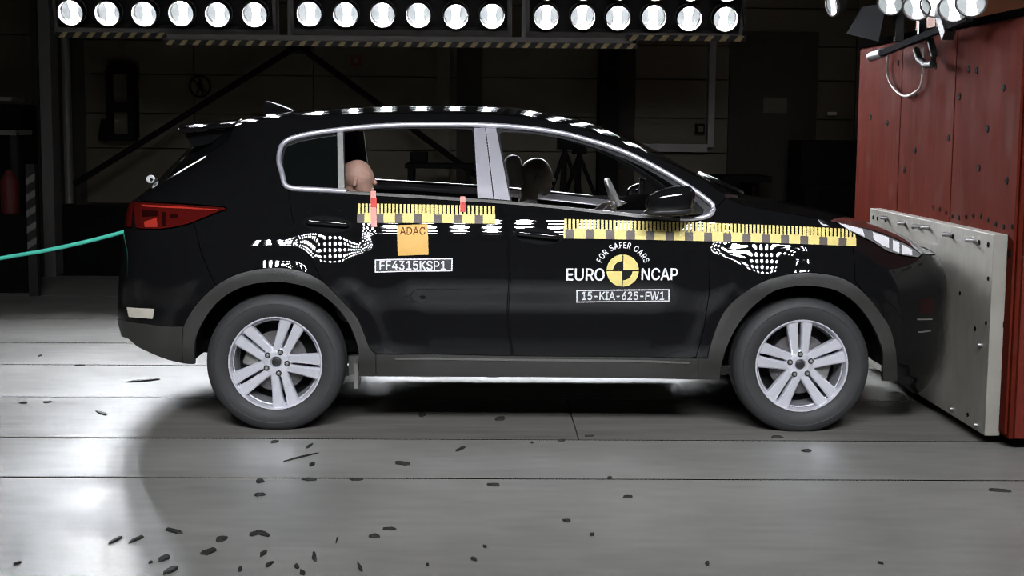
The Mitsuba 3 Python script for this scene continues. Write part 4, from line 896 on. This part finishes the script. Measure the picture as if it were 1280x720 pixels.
for ch, w in zip(word, adv):
    if ch != ' ':
        t = meshkit.text_mesh(ch, hh, .0012, True); t.apply_translation((-(t.bounds[0, 0] + t.bounds[1, 0]) / 2, 0, 0)); t.vertices[:, 0] *= min(1.05, sc2)
        a = a0 - (pos + w / 2) / Rt * sc2
        t.apply_translation((0, Rt, 0)); t.apply_transform(trimesh.transformations.rotation_matrix(a - math.pi / 2, (0, 0, 1))); ms.append(t)
    pos += w
put(ek + '__arched_lettering', on_flank(cat(ms), qx, qz, -.0045), WHITE)

# ------------------------------------------------------------------ the pull cord and the scraps on the floor
e0, e1 = at(169.5, 286, .35), at(0, 323, .35); dd = e1 - e0
pts = [e0 + [.004, .006, 0], e0 + [-.004, 0, 0]] + [e0 + dd * t + np.array([0, 0, -.012 * math.sin(min(t, 1) * math.pi)]) for t in (.25, .5, .75, 1.0, 1.5, 2.2, 3.0)]
pts = CubicSpline(np.arange(len(pts)), np.array(pts))(np.linspace(0, len(pts) - 1, 60)); pts[:, 2] = np.maximum(pts[:, 2], .02)
put('hose', tube(pts, .0105, 12), ROPE, 50); lab('hose', 'teal green hose running from the tail lamp to the left edge', 'hose')
put('hose__end_fitting', rod(pts[0], pts[4], .013), GREYM, 40)
SC = [(145, 676, 12, 4, 35), (171, 675, 13, 4, 35), (218, 665, 27, 4, -12), (277, 674, 17, 8, 5), (262, 690, 17, 8, 15), (205, 699, 11, 8, 10), (213, 714, 14, 8, 20), (300, 712, 6, 6, -40), (22, 705, 7, 2, 20), (188, 704, 4, 2, 10), (318, 668, 11, 5, 5),
      (343, 553, 9, 3, 8), (387, 558, 8, 4, 45), (376, 572, 36, 1.2, 16), (390, 581, 8, 5, 20), (502, 580, 20, 4, -3), (576, 562, 13, 3, 25), (325, 602, 12, 5, 0), (387, 600, 18, 3, 0), (445, 600, 20, 3, 0), (325, 619, 12, 4, 0), (329, 668, 21, 5, -14), (421, 676, 8, 1.5, 90), (468, 671, 17, 3.5, 0), (487, 662, 21, 3.5, 2),
      (329, 693, 8, 6, 35), (337, 706, 9, 5, 35), (393, 697, 12, 6, -55), (371, 709, 7, 5, -30), (378, 717, 9, 5, -30), (450, 710, 16, 5, -50), (606, 684, 7, 2.5, -20), (592, 700, 9, 3.5, -25), (534, 707, 4, 2, 0), (617, 607, 15, 3.5, 0),
      (665, 554, 4, 2, 0), (702, 551, 9, 2.5, 5), (737, 545.5, 11, 1.5, 0), (785, 622, 14, 2.8, 2), (709, 652, 10, 4, 0), (740, 669, 7, 3, 0), (884, 705, 4, 7, -60), (762, 598, 6, 2, 0), (972, 547, 14, 2.5, 0), (1101, 705, 6, 2, -15), (1250, 614, 25, 3, -4), (1008, 564, 12, 3, 0),
      (528, 518.5, 11, 6, 5), (625, 524, 11, 6, 5), (60, 503, 9, 1.5, 0), (30, 504, 10, 1.2, 3), (127, 517, 20, 2, -12), (182, 476, 40, 2, 6), (100, 457, 12, 1.5, 0), (50, 445, 4, 2, 0)]
SCK = []
def num_prev(n): i = _count[n] - 1; return n if i == 0 else f'{n}_{i:03d}'
for i, (px, py, L, W, a) in enumerate(SC):
    W *= .85
    c = onfloor(px, py); dpt = np.linalg.norm(c - EYE); sx = dpt / FOC; sy = sx / (EYE[2] / dpt)
    n = 9; g = np.linspace(0, 2 * np.pi, n, endpoint=False) + rng.uniform(0, .5)
    rr = 1 + rng.uniform(-.28, .22, n); ca, sa = math.cos(math.radians(a)), math.sin(math.radians(a))
    ex, ey = np.cos(g) * L / 2 * rr, np.sin(g) * W / 2 * rr
    pl = np.column_stack([(ex * ca - ey * sa) * sx, (ex * sa + ey * ca) * sy])
    z = .002 + rng.uniform(.0, .006, n)
    v = np.vstack([np.column_stack([c[0] + pl[:, 0], c[1] + pl[:, 1], np.full(n, .0006)]), np.column_stack([c[0] + pl[:, 0] * .93, c[1] + pl[:, 1] * .93, z + .002])])
    put(num('floor_scrap'), trimesh.convex.convex_hull(v), SCRAP)
    SCK.append(num_prev('floor_scrap'))
zones = [(lambda x, y: y < 530 and x < 300, 'left of the rear wheel'), (lambda x, y: y < 530, 'under the sill'), (lambda x, y: y < 598 and x < 640, 'between both seams below the rear door'),
         (lambda x, y: y < 598, 'between both seams below the front wheel'), (lambda x, y: y < 640 and x < 420, 'just below the lower seam'), (lambda x, y: y < 656 and x > 420, 'below the lower seam in mid floor'),
         (lambda x, y: x < 240, 'at the lower left of the floor'), (lambda x, y: x < 320, 'in the litter near the lower left'), (lambda x, y: x < 455 and y > 690, 'along the bottom edge'), (lambda x, y: x < 500, 'in the left foreground'), (lambda x, y: True, 'in the right foreground')]
ORD = ['leftmost', 'second from the left', 'third from the left', 'fourth from the left', 'fifth from the left', 'sixth from the left', 'seventh from the left', 'eighth from the left', 'ninth from the left', 'tenth from the left']
zi = [next(k for k, (f_, _) in enumerate(zones) if f_(q[0], q[1])) for q in SC]
for k in range(len(zones)):
    for o, i in enumerate(sorted([i for i in range(len(SC)) if zi[i] == k], key=lambda i: SC[i][0])):
        L, W = SC[i][2:4]; shape = 'hair-thin' if W < 2.1 and L > 12 else 'tiny' if L < 7.5 else 'slim' if L / W > 3.6 else 'stubby'
        lab(SCK[i], f'{shape} dark scrap, {ORD[o]} {zones[k][1]}', 'scrap', 'dark scraps scattered over the floor')
